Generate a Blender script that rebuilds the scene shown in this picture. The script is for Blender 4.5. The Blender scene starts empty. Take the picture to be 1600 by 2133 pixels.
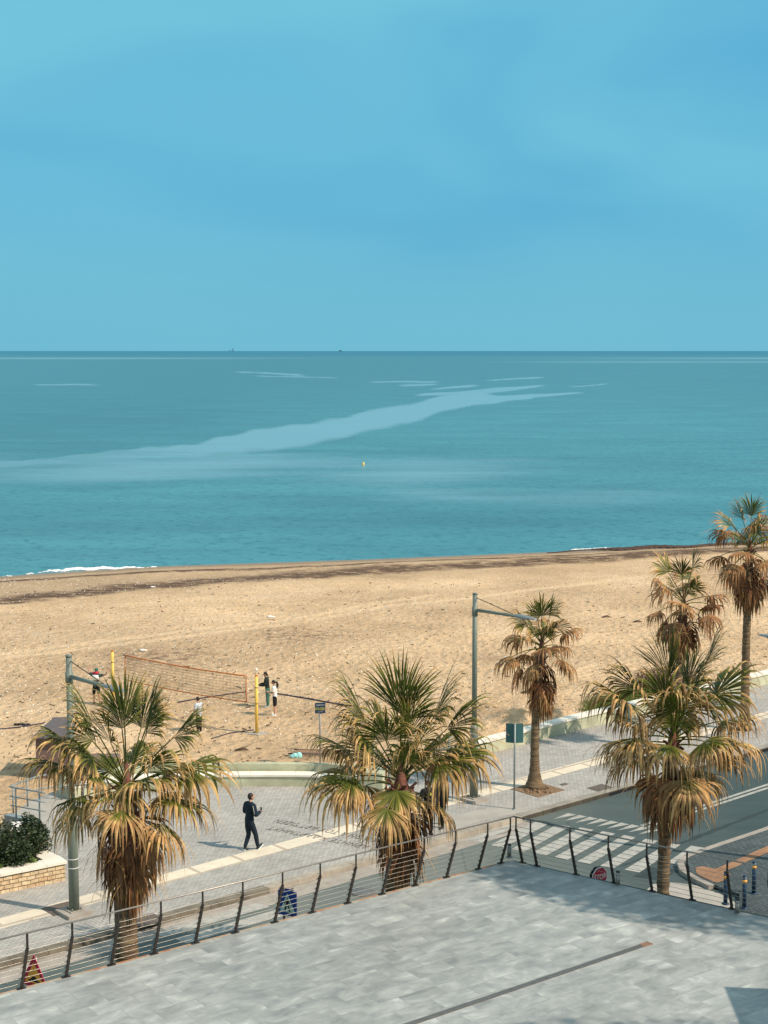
import bpy, bmesh, math, random
import numpy as np
from mathutils import Vector, Matrix, noise as mnoise
R = math.radians
D = bpy.data
SC = bpy.context.scene
COL = SC.collection

# ------------------------------------------------------------------ camera
F_PX = 3200.0; CAM_H = 15.5; PITCH = math.atan(335.5 / F_PX)
cam = D.cameras.new('camera'); camo = D.objects.new('camera', cam); COL.objects.link(camo)
camo.location = (0, 0, CAM_H); camo.rotation_euler = (math.pi / 2 - PITCH, 0, 0)
cam.sensor_fit = 'VERTICAL'; cam.sensor_height = 24.0; cam.lens = 24.0 * F_PX / 2133.0
cam.clip_start = 0.5; cam.clip_end = 400000
SC.camera = camo
SC.render.resolution_x = 768; SC.render.resolution_y = 1024

# ------------------------------------------------------------------ world
SUN_EL = R(44); SUN_DIR = Vector((0.92, -0.40, 0)).normalized()
sun_vec = Vector((SUN_DIR.x * math.cos(SUN_EL), SUN_DIR.y * math.cos(SUN_EL), math.sin(SUN_EL)))
W = D.worlds.new('World'); SC.world = W; W.use_nodes = True
nt = W.node_tree; nt.nodes.clear()
def wn(t, **k):
    n = nt.nodes.new(t)
    for a, b in k.items(): setattr(n, a, b)
    return n
sky = wn('ShaderNodeTexSky', sky_type='NISHITA', sun_disc=False, sun_elevation=SUN_EL,
         sun_rotation=math.atan2(sun_vec.x, sun_vec.y), air_density=1.0, dust_density=2.0, ozone_density=3.0, altitude=10)
tc = wn('ShaderNodeTexCoord')
mp = wn('ShaderNodeMapping'); mp.inputs['Scale'].default_value = (1.3, 1.3, 3.6)
mp.inputs['Rotation'].default_value = (0.12, 0.28, 0)
nz = wn('ShaderNodeTexNoise'); nz.inputs['Scale'].default_value = 1.9; nz.inputs['Detail'].default_value = 3.0
nz.inputs['Roughness'].default_value = 0.45; nz.inputs['Distortion'].default_value = 0.6
rp = wn('ShaderNodeValToRGB')
rp.color_ramp.elements[0].position = 0.33; rp.color_ramp.elements[0].color = (0.95, 4.05, 6.30, 1)
rp.color_ramp.elements[1].position = 0.66; rp.color_ramp.elements[1].color = (1.60, 5.20, 6.80, 1)
mx = wn('ShaderNodeMix', data_type='RGBA'); mx.inputs[0].default_value = 0.93
bg = wn('ShaderNodeBackground'); bg.inputs['Strength'].default_value = 0.1
wo = wn('ShaderNodeOutputWorld')
nt.links.new(tc.outputs['Generated'], mp.inputs[0]); nt.links.new(mp.outputs[0], nz.inputs['Vector'])
nt.links.new(nz.outputs['Fac'], rp.inputs[0]); nt.links.new(sky.outputs[0], mx.inputs[6])
# unseen sky overhead and inland whitened for softer shade fill, teal low over sea
sx_ = wn('ShaderNodeSeparateXYZ'); nt.links.new(tc.outputs['Generated'], sx_.inputs[0])
el_ = wn('ShaderNodeMapRange', interpolation_type='SMOOTHSTEP'); el_.inputs['From Min'].default_value = 0.24; el_.inputs['From Max'].default_value = 0.75
nt.links.new(sx_.outputs['Z'], el_.inputs['Value'])
in_ = wn('ShaderNodeMapRange', interpolation_type='SMOOTHSTEP'); in_.inputs['From Min'].default_value = 0.35; in_.inputs['From Max'].default_value = -0.5
nt.links.new(sx_.outputs['Y'], in_.inputs['Value'])
mxm = wn('ShaderNodeMath', operation='MAXIMUM'); nt.links.new(el_.outputs[0], mxm.inputs[0]); nt.links.new(in_.outputs[0], mxm.inputs[1])
up_ = wn('ShaderNodeMix', data_type='RGBA'); nt.links.new(mxm.outputs[0], up_.inputs[0]); nt.links.new(rp.outputs[0], up_.inputs[6]); up_.inputs[7].default_value = (4.3, 5.9, 6.6, 1)
lo_ = wn('ShaderNodeMapRange', interpolation_type='SMOOTHSTEP'); lo_.inputs['From Min'].default_value = 0.10; lo_.inputs['From Max'].default_value = 0.0; lo_.inputs['To Max'].default_value = 0.8
nt.links.new(sx_.outputs['Z'], lo_.inputs['Value'])
hz_ = wn('ShaderNodeMix', data_type='RGBA'); nt.links.new(lo_.outputs[0], hz_.inputs[0]); nt.links.new(up_.outputs[2], hz_.inputs[6]); hz_.inputs[7].default_value = (1.65, 5.0, 6.35, 1)
nt.links.new(hz_.outputs[2], mx.inputs[7])
nt.links.new(mx.outputs[2], bg.inputs['Color']); nt.links.new(bg.outputs[0], wo.inputs[0])

sun = D.lights.new('sun', 'SUN'); sun.energy = 4.4; sun.angle = R(0.5); sun.color = (1.0, 0.86, 0.70)
suno = D.objects.new('sun', sun); COL.objects.link(suno)
suno.rotation_euler = sun_vec.to_track_quat('Z', 'Y').to_euler(); suno.location = (40, -20, 60)
SC.view_settings.view_transform = 'Standard'; SC.view_settings.look = 'None'
SC.view_settings.exposure = 0.12; SC.view_settings.gamma = 1.0
try: SC.view_settings.use_curve_mapping = False
except Exception: pass

# ------------------------------------------------------------------ helpers
cP, sP = math.cos(PITCH), math.sin(PITCH)
def ray(px, py):
    u = (px - 800) / F_PX; v = (py - 1066.5) / F_PX
    return Vector((u, cP - v * sP, -sP - v * cP))
def G(px, py, z=0.0):
    d = ray(px, py); t = (z - CAM_H) / d.z
    return Vector((d.x * t, d.y * t, z))
def AY(px, py, Y):
    d = ray(px, py); t = Y / d.y
    return Vector((d.x * t, Y, CAM_H + d.z * t))
ROAD = Vector((0.755, 0.656, 0)).normalized()      # along the street
PERP = Vector((-ROAD.y, ROAD.x, 0))                # towards the sea

def tag(o, label=None, cat=None, group=None, kind=None):
    if label: o['label'] = label
    if cat: o['category'] = cat
    if group: o['group'] = group
    if kind: o['kind'] = kind
    return o
def thing(name, label, cat, loc=(0, 0, 0), rz=0, group=None):
    o = D.objects.new(name, None); COL.objects.link(o); o.empty_display_size = 0.3
    o.location = loc; o.rotation_euler = (0, 0, rz)
    return tag(o, label, cat, group)
def copy_tree(o, parent=None):
    c = o.copy(); COL.objects.link(c)
    if parent: c.parent = parent
    for ch in list(o.children): copy_tree(ch, c)
    return c

class MB:
    """collects shapes, builds ONE mesh"""
    def __init__(s):
        s.v = []; s.f = []; s.sm = []; s.mi = []; s.at = {}
    def add(s, vs, fs, smooth=False, mi=0):
        o = len(s.v); s.v.extend([tuple(p) for p in vs])
        for f in fs: s.f.append(tuple(i + o for i in f)); s.sm.append(smooth); s.mi.append(mi)
        return o
    def box(s, c, size, rz=0, rot=None, mi=0):
        hx, hy, hz = size[0] / 2, size[1] / 2, size[2] / 2
        M = rot if rot is not None else Matrix.Rotation(rz, 3, 'Z')
        c = Vector(c)
        vs = [c + M @ Vector((x * hx, y * hy, z * hz)) for z in (-1, 1) for y in (-1, 1) for x in (-1, 1)]
        s.add(vs, [(0, 2, 3, 1), (4, 5, 7, 6), (0, 1, 5, 4), (2, 6, 7, 3), (0, 4, 6, 2), (1, 3, 7, 5)], mi=mi)
    def beam(s, a, b, w, h, mi=0):
        a = Vector(a); b = Vector(b); d = b - a; L = d.length
        q = d.to_track_quat('X', 'Z').to_matrix()
        s.box((a + b) / 2, (L, w, h), rot=q, mi=mi)
    def prism(s, poly, z0, z1, mi=0, bottom=True):
        n = len(poly); A = sum(poly[i][0] * poly[(i + 1) % n][1] - poly[(i + 1) % n][0] * poly[i][1] for i in range(n))
        if A < 0: poly = poly[::-1]
        vs = [(p[0], p[1], z0) for p in poly] + [(p[0], p[1], z1) for p in poly]
        fs = [tuple(range(n, 2 * n))] + [(i, (i + 1) % n, n + (i + 1) % n, n + i) for i in range(n)]
        if bottom: fs.append(tuple(range(n - 1, -1, -1)))
        s.add(vs, fs, mi=mi)
    def sheet(s, poly, z, mi=0):
        n = len(poly); A = sum(poly[i][0] * poly[(i + 1) % n][1] - poly[(i + 1) % n][0] * poly[i][1] for i in range(n))
        if A < 0: poly = poly[::-1]
        s.add([(p[0], p[1], z) for p in poly], [tuple(range(n))], mi=mi)
    def tube(s, pts, r, n=8, cap=True, mi=0, jit=0, rng=None):
        pts = [Vector(p) for p in pts]; m = len(pts)
        rr = r if isinstance(r, (list, tuple)) else [r] * m
        vs = []; prev = None
        for i, p in enumerate(pts):
            t = (pts[min(i + 1, m - 1)] - pts[max(i - 1, 0)])
            t = t.normalized() if t.length > 1e-9 else Vector((0, 0, 1))
            ref = Vector((0, 0, 1)) if abs(t.z) < 0.95 else Vector((0, 1, 0))
            if prev is None: a = t.cross(ref).normalized()
            else:
                a = prev - t * prev.dot(t); a.normalize()
            prev = a; b = t.cross(a)
            for k in range(n):
                an = 2 * math.pi * k / n; q = rr[i] * (1 + (rng.uniform(-jit, jit) if rng else 0))
                vs.append(p + (a * math.cos(an) + b * math.sin(an)) * q)
        fs = [(i * n + k, i * n + (k + 1) % n, (i + 1) * n + (k + 1) % n, (i + 1) * n + k) for i in range(m - 1) for k in range(n)]
        if cap: fs += [tuple(range(n - 1, -1, -1)), tuple(range((m - 1) * n, m * n))]
        s.add(vs, fs, smooth=True, mi=mi)
    def ball(s, c, r, n=10, m=7, mi=0, M=None):
        c = Vector(c); rx = r if isinstance(r, (tuple, list)) else (r, r, r); vs = []
        for j in range(m + 1):
            ph = math.pi * j / m
            for k in range(n):
                th = 2 * math.pi * k / n
                v = Vector((rx[0] * math.sin(ph) * math.cos(th), rx[1] * math.sin(ph) * math.sin(th), rx[2] * math.cos(ph)))
                if M is not None: v = M @ v
                vs.append(c + v)
        s.add(vs, [(j * n + k, (j + 1) * n + k, (j + 1) * n + (k + 1) % n, j * n + (k + 1) % n) for j in range(m) for k in range(n)], smooth=True, mi=mi)
    def build(s, name, mats, parent=None, loc=None, world=True):
        """world=True: vertices given in world coordinates, made local to the parent's (or loc's) position"""
        me = D.meshes.new(name)
        off = Vector((0, 0, 0))
        if parent is not None and world:
            p = parent
            while p is not None: off = off + Vector(p.location); p = p.parent
        if loc is not None: off = off + Vector(loc)
        V = [(v[0] - off.x, v[1] - off.y, v[2] - off.z) for v in s.v]
        me.from_pydata(V, [], s.f)
        me.polygons.foreach_set('use_smooth', s.sm); me.polygons.foreach_set('material_index', s.mi)
        if not isinstance(mats, (list, tuple)): mats = [mats]
        for m in mats: me.materials.append(m)
        for k, arr in s.at.items():
            a = me.attributes.new(k, 'FLOAT', 'POINT'); a.data.foreach_set('value', np.asarray(arr, dtype=np.float32))
        me.validate(); me.update()
        o = D.objects.new(name, me); COL.objects.link(o)
        if parent is not None: o.parent = parent
        if loc is not None: o.location = loc
        return o

# ------------------------------------------------------------------ materials
class NT:
    def __init__(s, name):
        s.m = D.materials.new(name); s.m.use_nodes = True; s.t = s.m.node_tree; s.t.nodes.clear()
        s.out = s.n('ShaderNodeOutputMaterial'); s.p = s.n('ShaderNodeBsdfPrincipled'); s.l(s.p.outputs[0], s.out.inputs[0])
        s.tc = None
    def n(s, t, **k):
        n = s.t.nodes.new(t)
        for a, b in k.items(): setattr(n, a, b)
        return n
    def l(s, a, b): s.t.links.new(a, b)
    def obj(s):
        if not s.tc: s.tc = s.n('ShaderNodeTexCoord')
        return s.tc.outputs['Object']
    def pos(s):
        if not hasattr(s, 'geo'): s.geo = s.n('ShaderNodeNewGeometry')
        return s.geo.outputs['Position']
    def map(s, src, scale=(1, 1, 1), rot=(0, 0, 0), loc=(0, 0, 0)):
        m = s.n('ShaderNodeMapping'); m.inputs['Scale'].default_value = scale; m.inputs['Rotation'].default_value = rot; m.inputs['Location'].default_value = loc
        s.l(src, m.inputs[0]); return m.outputs[0]
    def noise(s, src, scale, detail=4, rough=0.55, dist=0):
        n = s.n('ShaderNodeTexNoise'); n.inputs['Scale'].default_value = scale; n.inputs['Detail'].default_value = detail
        n.inputs['Roughness'].default_value = rough; n.inputs['Distortion'].default_value = dist
        s.l(src, n.inputs['Vector']); return n.outputs['Fac']
    def ramp(s, fac, els):
        r = s.n('ShaderNodeValToRGB'); e = r.color_ramp.elements
        while len(e) < len(els): e.new(0.5)
        for i, (p, c) in enumerate(els):
            e[i].position = p; e[i].color = (c[0], c[1], c[2], 1) if isinstance(c, (tuple, list)) else (c, c, c, 1)
        s.l(fac, r.inputs[0]); return r.outputs[0]
    def mix(s, f, a, b, mode='MIX'):
        m = s.n('ShaderNodeMix', data_type='RGBA', blend_type=mode)
        for i, x in ((0, f), (6, a), (7, b)):
            if isinstance(x, (int, float)): m.inputs[i].default_value = x
            elif isinstance(x, (tuple, list)): m.inputs[i].default_value = (x[0], x[1], x[2], 1)
            else: s.l(x, m.inputs[i])
        return m.outputs[2]
    def math(s, op, a, b=None, c=None, clamp=False):
        m = s.n('ShaderNodeMath', operation=op, use_clamp=clamp)
        for i, x in enumerate((a, b, c)):
            if x is None: continue
            if isinstance(x, (int, float)): m.inputs[i].default_value = x
            else: s.l(x, m.inputs[i])
        return m.outputs[0]
    def attr(s, name):
        a = s.n('ShaderNodeAttribute'); a.attribute_name = name; return a.outputs['Fac']
    def bump(s, h, strength=0.5, dist=0.02):
        b = s.n('ShaderNodeBump'); b.inputs['Strength'].default_value = strength; b.inputs['Distance'].default_value = dist
        s.l(h, b.inputs['Height']); s.l(b.outputs[0], s.p.inputs['Normal']); return b
    def set(s, col=None, rough=None, metal=None, spec=None):
        for k, x in (('Base Color', col), ('Roughness', rough), ('Metallic', metal), ('Specular IOR Level', spec)):
            if x is None: continue
            i = s.p.inputs[k]
            if isinstance(x, (tuple, list)): i.default_value = (x[0], x[1], x[2], 1)
            elif isinstance(x, (int, float)): i.default_value = x
            else: s.l(x, i)
        return s.m
def pm(name, c, rough=0.7, var=0.25, scale=6, bump=0.0, bs=40, metal=0, spec=0.4):
    t = NT(name); nz = t.noise(t.obj(), scale, 5, 0.6)
    lo = tuple(x * (1 - var) for x in c); hi = tuple(min(1, x * (1 + var)) for x in c)
    col = t.ramp(nz, [(0.3, lo), (0.7, hi)])
    t.set(col, rough, metal, spec)
    if bump: t.bump(t.noise(t.obj(), bs, 4), bump, 0.02)
    return t.m

ROADANG = math.atan2(ROAD.y, ROAD.x)
def paver_mat(name, c1, c2, mortar, bw=0.2, bh=0.1, ang=ROADANG, stain=0.35, jitter=(0, 0, 0)):
    t = NT(name); v = t.map(t.pos(), rot=(0, 0, -ang))
    b = t.n('ShaderNodeTexBrick'); b.offset = 0.5
    b.inputs['Scale'].default_value = 1.0; b.inputs['Brick Width'].default_value = bw; b.inputs['Row Height'].default_value = bh
    b.inputs['Mortar Size'].default_value = bh * 0.09; b.inputs['Mortar Smooth'].default_value = 0.3
    b.inputs['Color1'].default_value = (*c1, 1); b.inputs['Color2'].default_value = (*c2, 1); b.inputs['Mortar'].default_value = (*mortar, 1)
    b.inputs['Bias'].default_value = 0.0
    t.l(v, b.inputs['Vector'])
    big = t.noise(t.pos(), 0.35, 6, 0.65)
    st = t.ramp(big, [(0.35, 1 - stain), (0.62, 1.0)])
    st2 = t.ramp(t.noise(t.pos(), 2.4, 5, 0.7), [(0.3, 0.86), (0.65, 1.04)])
    c = t.mix(1.0, b.outputs['Color'], st, 'MULTIPLY'); c = t.mix(1.0, c, st2, 'MULTIPLY')
    t.set(c, 0.85, 0, 0.25); t.bump(t.math('SUBTRACT', 1.0, b.outputs['Fac']), 0.35, 0.006)
    return t.m

M = {}
M['paver'] = paver_mat('promenade_paver', (0.50, 0.47, 0.43), (0.40, 0.375, 0.345), (0.22, 0.205, 0.19), stain=0.14)
M['paver_dark'] = paver_mat('blue_paver', (0.115, 0.14, 0.145), (0.08, 0.10, 0.105), (0.035, 0.04, 0.04), 0.24, 0.12, R(44), 0.3)
M['strip'] = paver_mat('cream_strip', (0.76, 0.66, 0.52), (0.70, 0.60, 0.47), (0.48, 0.40, 0.31), 1.6, 0.8, ROADANG, 0.1)
M['tactile'] = paver_mat('tactile', (0.42, 0.23, 0.13), (0.35, 0.19, 0.11), (0.20, 0.11, 0.07), 0.4, 0.1, R(44), 0.2)
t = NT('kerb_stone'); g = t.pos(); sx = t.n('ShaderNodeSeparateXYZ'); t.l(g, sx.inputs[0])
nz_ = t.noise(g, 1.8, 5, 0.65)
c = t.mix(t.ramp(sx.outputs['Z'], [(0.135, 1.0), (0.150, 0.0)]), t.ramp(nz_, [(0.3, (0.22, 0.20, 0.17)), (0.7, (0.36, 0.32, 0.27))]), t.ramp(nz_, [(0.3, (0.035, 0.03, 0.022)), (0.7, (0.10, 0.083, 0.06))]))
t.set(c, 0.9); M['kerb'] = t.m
M['kerb_pale'] = pm('kerb_pale', (0.36, 0.31, 0.25), 0.9, 0.25, 2.5, 0.3, 30)
M['concrete'] = pm('concrete', (0.34, 0.30, 0.26), 0.9, 0.2, 2.0, 0.3, 30)
M['pale_concrete'] = pm('pale_concrete', (0.38, 0.35, 0.31), 0.9, 0.15, 1.2, 0.2, 30)
M['wall_green'] = pm('green_render', (0.46, 0.46, 0.32), 0.85, 0.30, 1.0, 0.25, 25)
M['coping'] = pm('white_coping', (0.78, 0.72, 0.62), 0.8, 0.10, 1.5, 0.2, 20)
M['lamp_green'] = pm('grey_green_paint', (0.17, 0.20, 0.165), 0.45, 0.12, 3)
M['band_white'] = pm('white_band', (0.8, 0.78, 0.72), 0.6, 0.05, 3)
M['dark_steel'] = pm('dark_steel', (0.055, 0.045, 0.038), 0.45, 0.3, 12, metal=0.5)
M['handrail'] = pm('handrail_steel', (0.30, 0.27, 0.24), 0.4, 0.15, 9, metal=0.6)
M['cable'] = pm('cable_steel', (0.36, 0.33, 0.29), 0.35, 0.1, 9, metal=0.7)
M['galv'] = pm('galvanised', (0.26, 0.28, 0.28), 0.5, 0.15, 8, metal=0.4)
M['sign_back'] = pm('teal_sign_back', (0.045, 0.13, 0.13), 0.5, 0.12, 5)
M['rail_grey'] = pm('blue_grey_rail', (0.22, 0.26, 0.27), 0.5, 0.15, 6)
M['hut'] = pm('brown_hut', (0.17, 0.115, 0.105), 0.75, 0.15, 4)
M['hut_roof'] = pm('hut_roof', (0.115, 0.10, 0.105), 0.6, 0.08, 4)
M['yellow'] = pm('yellow_pad', (0.82, 0.54, 0.12), 0.6, 0.1, 5)
M['orange_tape'] = pm('orange_tape', (0.52, 0.15, 0.025), 0.7, 0.15, 6)
M['net'] = pm('net_cord', (0.30, 0.20, 0.12), 0.8, 0.1, 6)
M['rope'] = pm('navy_rope', (0.05, 0.045, 0.07), 0.8, 0.3, 6)
M['navy'] = pm('navy_paint', (0.02, 0.05, 0.10), 0.4, 0.15, 6)
M['orange'] = pm('orange_band', (0.85, 0.42, 0.08), 0.5, 0.08, 6)
M['rust'] = pm('rusty_plate', (0.24, 0.14, 0.09), 0.8, 0.4, 9)
M['plate'] = pm('metal_plate', (0.13, 0.10, 0.08), 0.7, 0.25, 6)
M['white'] = pm('white', (0.80, 0.78, 0.74), 0.6, 0.06, 4)
M['black'] = pm('black', (0.012, 0.012, 0.014), 0.6, 0.2, 4)
M['red'] = pm('sign_red', (0.50, 0.02, 0.05), 0.5, 0.08, 6)
M['sign_yellow'] = pm('sign_yellow', (0.95, 0.38, 0.05), 0.5, 0.08, 6)
M['sign_blue'] = pm('sign_blue', (0.012, 0.06, 0.26), 0.5, 0.12, 6)
M['sign_pale'] = pm('sign_pale', (0.55, 0.68, 0.58), 0.5, 0.1, 6)
M['lime'] = pm('lime_letter', (0.68, 0.62, 0.08), 0.6, 0.05, 4)
M['brick_red'] = pm('orange_red', (0.42, 0.12, 0.05), 0.7, 0.2, 6)
M['glass'] = pm('lamp_glass', (0.35, 0.36, 0.35), 0.2, 0.05, 6)
M['wood'] = pm('driftwood', (0.12, 0.075, 0.05), 0.9, 0.4, 9)
M['letter'] = pm('grey_lettering', (0.13, 0.12, 0.11), 0.8, 0.2, 6)
M['sealbrown'] = pm('earth', (0.22, 0.14, 0.08), 0.95, 0.35, 8, 0.6, 30)
M['facade'] = pm('render_wall', (0.45, 0.40, 0.33), 0.9, 0.1, 1)
M['seaweed'] = pm('seaweed', (0.075, 0.042, 0.030), 0.95, 0.5, 6, 0.8, 14)
M['foam'] = pm('foam', (0.82, 0.84, 0.84), 0.7, 0.06, 5)
M['cyan'] = pm('pale_cyan_cloth', (0.35, 0.72, 0.70), 0.8, 0.08, 5)
M['buoy'] = pm('buoy_yellow', (0.85, 0.62, 0.12), 0.5, 0.05, 4)
M['ship'] = pm('ship_grey', (0.06, 0.16, 0.21), 0.8, 0.1, 0.01)
M['ship_dark'] = pm('ship_dark', (0.01, 0.03, 0.04), 0.8, 0.1, 0.01)

# asphalt
t = NT('asphalt'); g = t.pos()
c = t.ramp(t.noise(g, 0.22, 5, 0.6), [(0.35, (0.042, 0.068, 0.071)), (0.65, (0.062, 0.088, 0.090))])
wear = t.ramp(t.noise(t.map(g, (0.25, 2.2, 1), (0, 0, -ROADANG)), 0.8, 4, 0.6), [(0.35, 0.92), (0.7, 1.07)])
fine = t.ramp(t.noise(g, 22, 3, 0.7), [(0.3, 0.88), (0.7, 1.12)])
# pale, worn lane towards the camera side on the left, darker newer surface on the right
sx = t.n('ShaderNodeSeparateXYZ'); t.l(g, sx.inputs[0])
pal = t.ramp(t.math('MULTIPLY_ADD', sx.outputs['X'], 0.04, 0.5), [(0.06, 0.12), (0.30, 0.50), (0.62, 0.62), (0.80, 0.15), (1.0, 0.0)])
c = t.mix(pal, c, t.mix(1.0, c, (4.1, 2.9, 2.5), 'MULTIPLY'))
c = t.mix(1.0, c, wear, 'MULTIPLY'); c = t.mix(1.0, c, fine, 'MULTIPLY')
crack = t.n('ShaderNodeTexVoronoi', feature='DISTANCE_TO_EDGE'); crack.inputs['Scale'].default_value = 0.16
t.l(t.map(g, (1, 1, 1)), crack.inputs['Vector'])
c = t.mix(t.ramp(crack.outputs['Distance'], [(0.0, 0.35), (0.006, 0.0)]), c, (0.03, 0.035, 0.035))
t.set(c, 0.85, 0, 0.3); t.bump(t.noise(g, 60, 3), 0.3, 0.01); M['asphalt'] = t.m

# road paint, worn
t = NT('road_paint'); g = t.pos()
w = t.noise(g, 3.5, 6, 0.75)
c = t.ramp(w, [(0.25, (0.20, 0.195, 0.18)), (0.5, (0.38, 0.365, 0.33)), (0.8, (0.52, 0.495, 0.44))]); t.set(c, 0.8); M['paint'] = t.m

# terrace tiles: cloudy grey porcelain planks
t = NT('terrace_tile'); TANG = R(36.7)
v = t.map(t.pos(), rot=(0, 0, -TANG))
b = t.n('ShaderNodeTexBrick'); b.offset = 0.5; b.inputs['Scale'].default_value = 1; b.inputs['Brick Width'].default_value = 0.9
b.inputs['Row Height'].default_value = 0.45; b.inputs['Mortar Size'].default_value = 0.006; b.inputs['Mortar Smooth'].default_value = 0.2
b.inputs['Color1'].default_value = (0, 0, 0, 1); b.inputs['Color2'].default_value = (1, 1, 1, 1); b.inputs['Mortar'].default_value = (0.5, 0.5, 0.5, 1)
t.l(v, b.inputs['Vector'])
sh = t.n('ShaderNodeVectorMath', operation='MULTIPLY_ADD'); t.l(b.outputs['Color'], sh.inputs[0]); sh.inputs[1].default_value = (37, 21, 13); t.l(v, sh.inputs[2])
cl = t.noise(t.map(sh.outputs[0], (1.2, 1.9, 1)), 1.25, 5, 0.6, 0.5)
c = t.ramp(cl, [(0.28, (0.225, 0.235, 0.23)), (0.46, (0.31, 0.32, 0.31)), (0.60, (0.39, 0.40, 0.38)), (0.76, (0.58, 0.59, 0.56))])
tone = t.ramp(b.outputs['Color'], [(0.0, 0.93), (1.0, 1.06)]); c = t.mix(1.0, c, tone, 'MULTIPLY')
c = t.mix(1.0, c, t.ramp(t.noise(t.pos(), 0.25, 4, 0.6), [(0.35, 0.90), (0.65, 1.06)]), 'MULTIPLY')
c = t.mix(t.math('MULTIPLY', b.outputs['Fac'], 0.4), c, (0.15, 0.15, 0.145))
# water stains near the right-hand edge
dv = t.n('ShaderNodeVectorMath', operation='DISTANCE'); t.l(t.map(t.pos(), (1, 1.0, 0)), dv.inputs[0]); dv.inputs[1].default_value = (7.0, 32.6, 0)
ring = t.math('ADD', dv.outputs['Value'], t.math('MULTIPLY', t.noise(t.pos(), 1.6, 4), 1.6))
c = t.mix(t.ramp(ring, [(0.0, 0.6), (0.55, 0.45), (0.85, 0.0)]), c, (0.16, 0.12, 0.08))
t.set(c, t.math('MULTIPLY_ADD', cl, 0.25, 0.42), 0, 0.35); t.bump(t.math('SUBTRACT', 1.0, b.outputs['Fac']), 0.3, 0.004); M['tile'] = t.m

# stone masonry for the planter
t = NT('stone_masonry'); v = t.obj()
b = t.n('ShaderNodeTexBrick'); b.offset = 0.37; b.inputs['Scale'].default_value = 1; b.inputs['Brick Width'].default_value = 0.36; b.inputs['Row Height'].default_value = 0.125
b.inputs['Mortar Size'].default_value = 0.012; b.inputs['Mortar Smooth'].default_value = 0.3
b.inputs['Color1'].default_value = (0.70, 0.54, 0.34, 1); b.inputs['Color2'].default_value = (0.55, 0.37, 0.21, 1); b.inputs['Mortar'].default_value = (0.13, 0.085, 0.05, 1)
sx = t.n('ShaderNodeSeparateXYZ'); t.l(v, sx.inputs[0]); cx = t.n('ShaderNodeCombineXYZ')
t.l(t.math('ADD', sx.outputs['X'], sx.outputs['Y']), cx.inputs[0]); t.l(sx.outputs['Z'], cx.inputs[1])
nn = t.n('ShaderNodeTexNoise'); nn.inputs['Scale'].default_value = 3.0; t.l(v, nn.inputs['Vector'])
wv = t.n('ShaderNodeVectorMath', operation='MULTIPLY_ADD'); t.l(nn.outputs['Color'], wv.inputs[0]); wv.inputs[1].default_value = (0.09, 0.05, 0); t.l(cx.outputs[0], wv.inputs[2])
t.l(wv.outputs[0], b.inputs['Vector'])
c = t.mix(1.0, b.outputs['Color'], t.ramp(t.noise(v, 7, 5), [(0.3, 0.7), (0.7, 1.25)]), 'MULTIPLY')
t.set(c, 0.9); t.bump(t.math('SUBTRACT', t.noise(v, 12, 4), b.outputs['Fac']), 0.7, 0.02); M['stone'] = t.m

# palm foliage: attribute dry 0 green .. 1 dead
def leaf_mat():
    t = NT('palm_leaf'); d = t.attr('dry'); r = t.attr('rv')
    c = t.ramp(d, [(0.0, (0.016, 0.030, 0.005)), (0.28, (0.150, 0.165, 0.018)), (0.45, (0.25, 0.19, 0.05)), (0.62, (0.55, 0.34, 0.13)), (0.80, (0.34, 0.155, 0.058)), (1.0, (0.105, 0.036, 0.017))])
    c = t.mix(1.0, c, t.ramp(r, [(0, 0.30), (1, 1.45)]), 'MULTIPLY'); t.set(c, 0.55, 0, 0.3)
    tr = t.n('ShaderNodeBsdfTranslucent'); t.l(c, tr.inputs['Color'])
    ms = t.n('ShaderNodeMixShader'); ms.inputs[0].default_value = 0.08
    t.l(t.p.outputs[0], ms.inputs[1]); t.l(tr.outputs[0], ms.inputs[2]); t.l(ms.outputs[0], t.out.inputs[0])
    return t.m
M['leaf'] = leaf_mat()
t = NT('palm_trunk'); v = t.obj()
ringz = t.noise(t.map(v, (0.6, 0.6, 9)), 1.6, 5, 0.65, 0.3)
c = t.ramp(ringz, [(0.30, (0.05, 0.032, 0.020)), (0.48, (0.17, 0.115, 0.07)), (0.72, (0.34, 0.245, 0.14))])
c = t.mix(t.ramp(t.noise(v, 5, 4), [(0.5, 0.0), (0.7, 0.6)]), c, (0.10, 0.065, 0.04))
t.set(c, 0.95, 0, 0.2); t.bump(ringz, 0.9, 0.05); M['trunk'] = t.m
M['boot'] = pm('leaf_base', (0.15, 0.055, 0.035), 0.8, 0.5, 14)
def plain_leaf(name, c, c2):
    t = NT(name); r = t.attr('rv'); t.set(t.ramp(r, [(0, c), (1, c2)]), 0.5, 0, 0.4); return t.m
M['bush'] = plain_leaf('bush_leaf', (0.010, 0.020, 0.008), (0.045, 0.070, 0.020))
M['herb'] = plain_leaf('herb_leaf', (0.05, 0.09, 0.015), (0.17, 0.24, 0.04))
M['redbush'] = plain_leaf('russet_twig', (0.10, 0.05, 0.035), (0.26, 0.14, 0.09))
M['redleaf'] = plain_leaf('russet_leaf', (0.06, 0.025, 0.015), (0.20, 0.08, 0.04))

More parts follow.
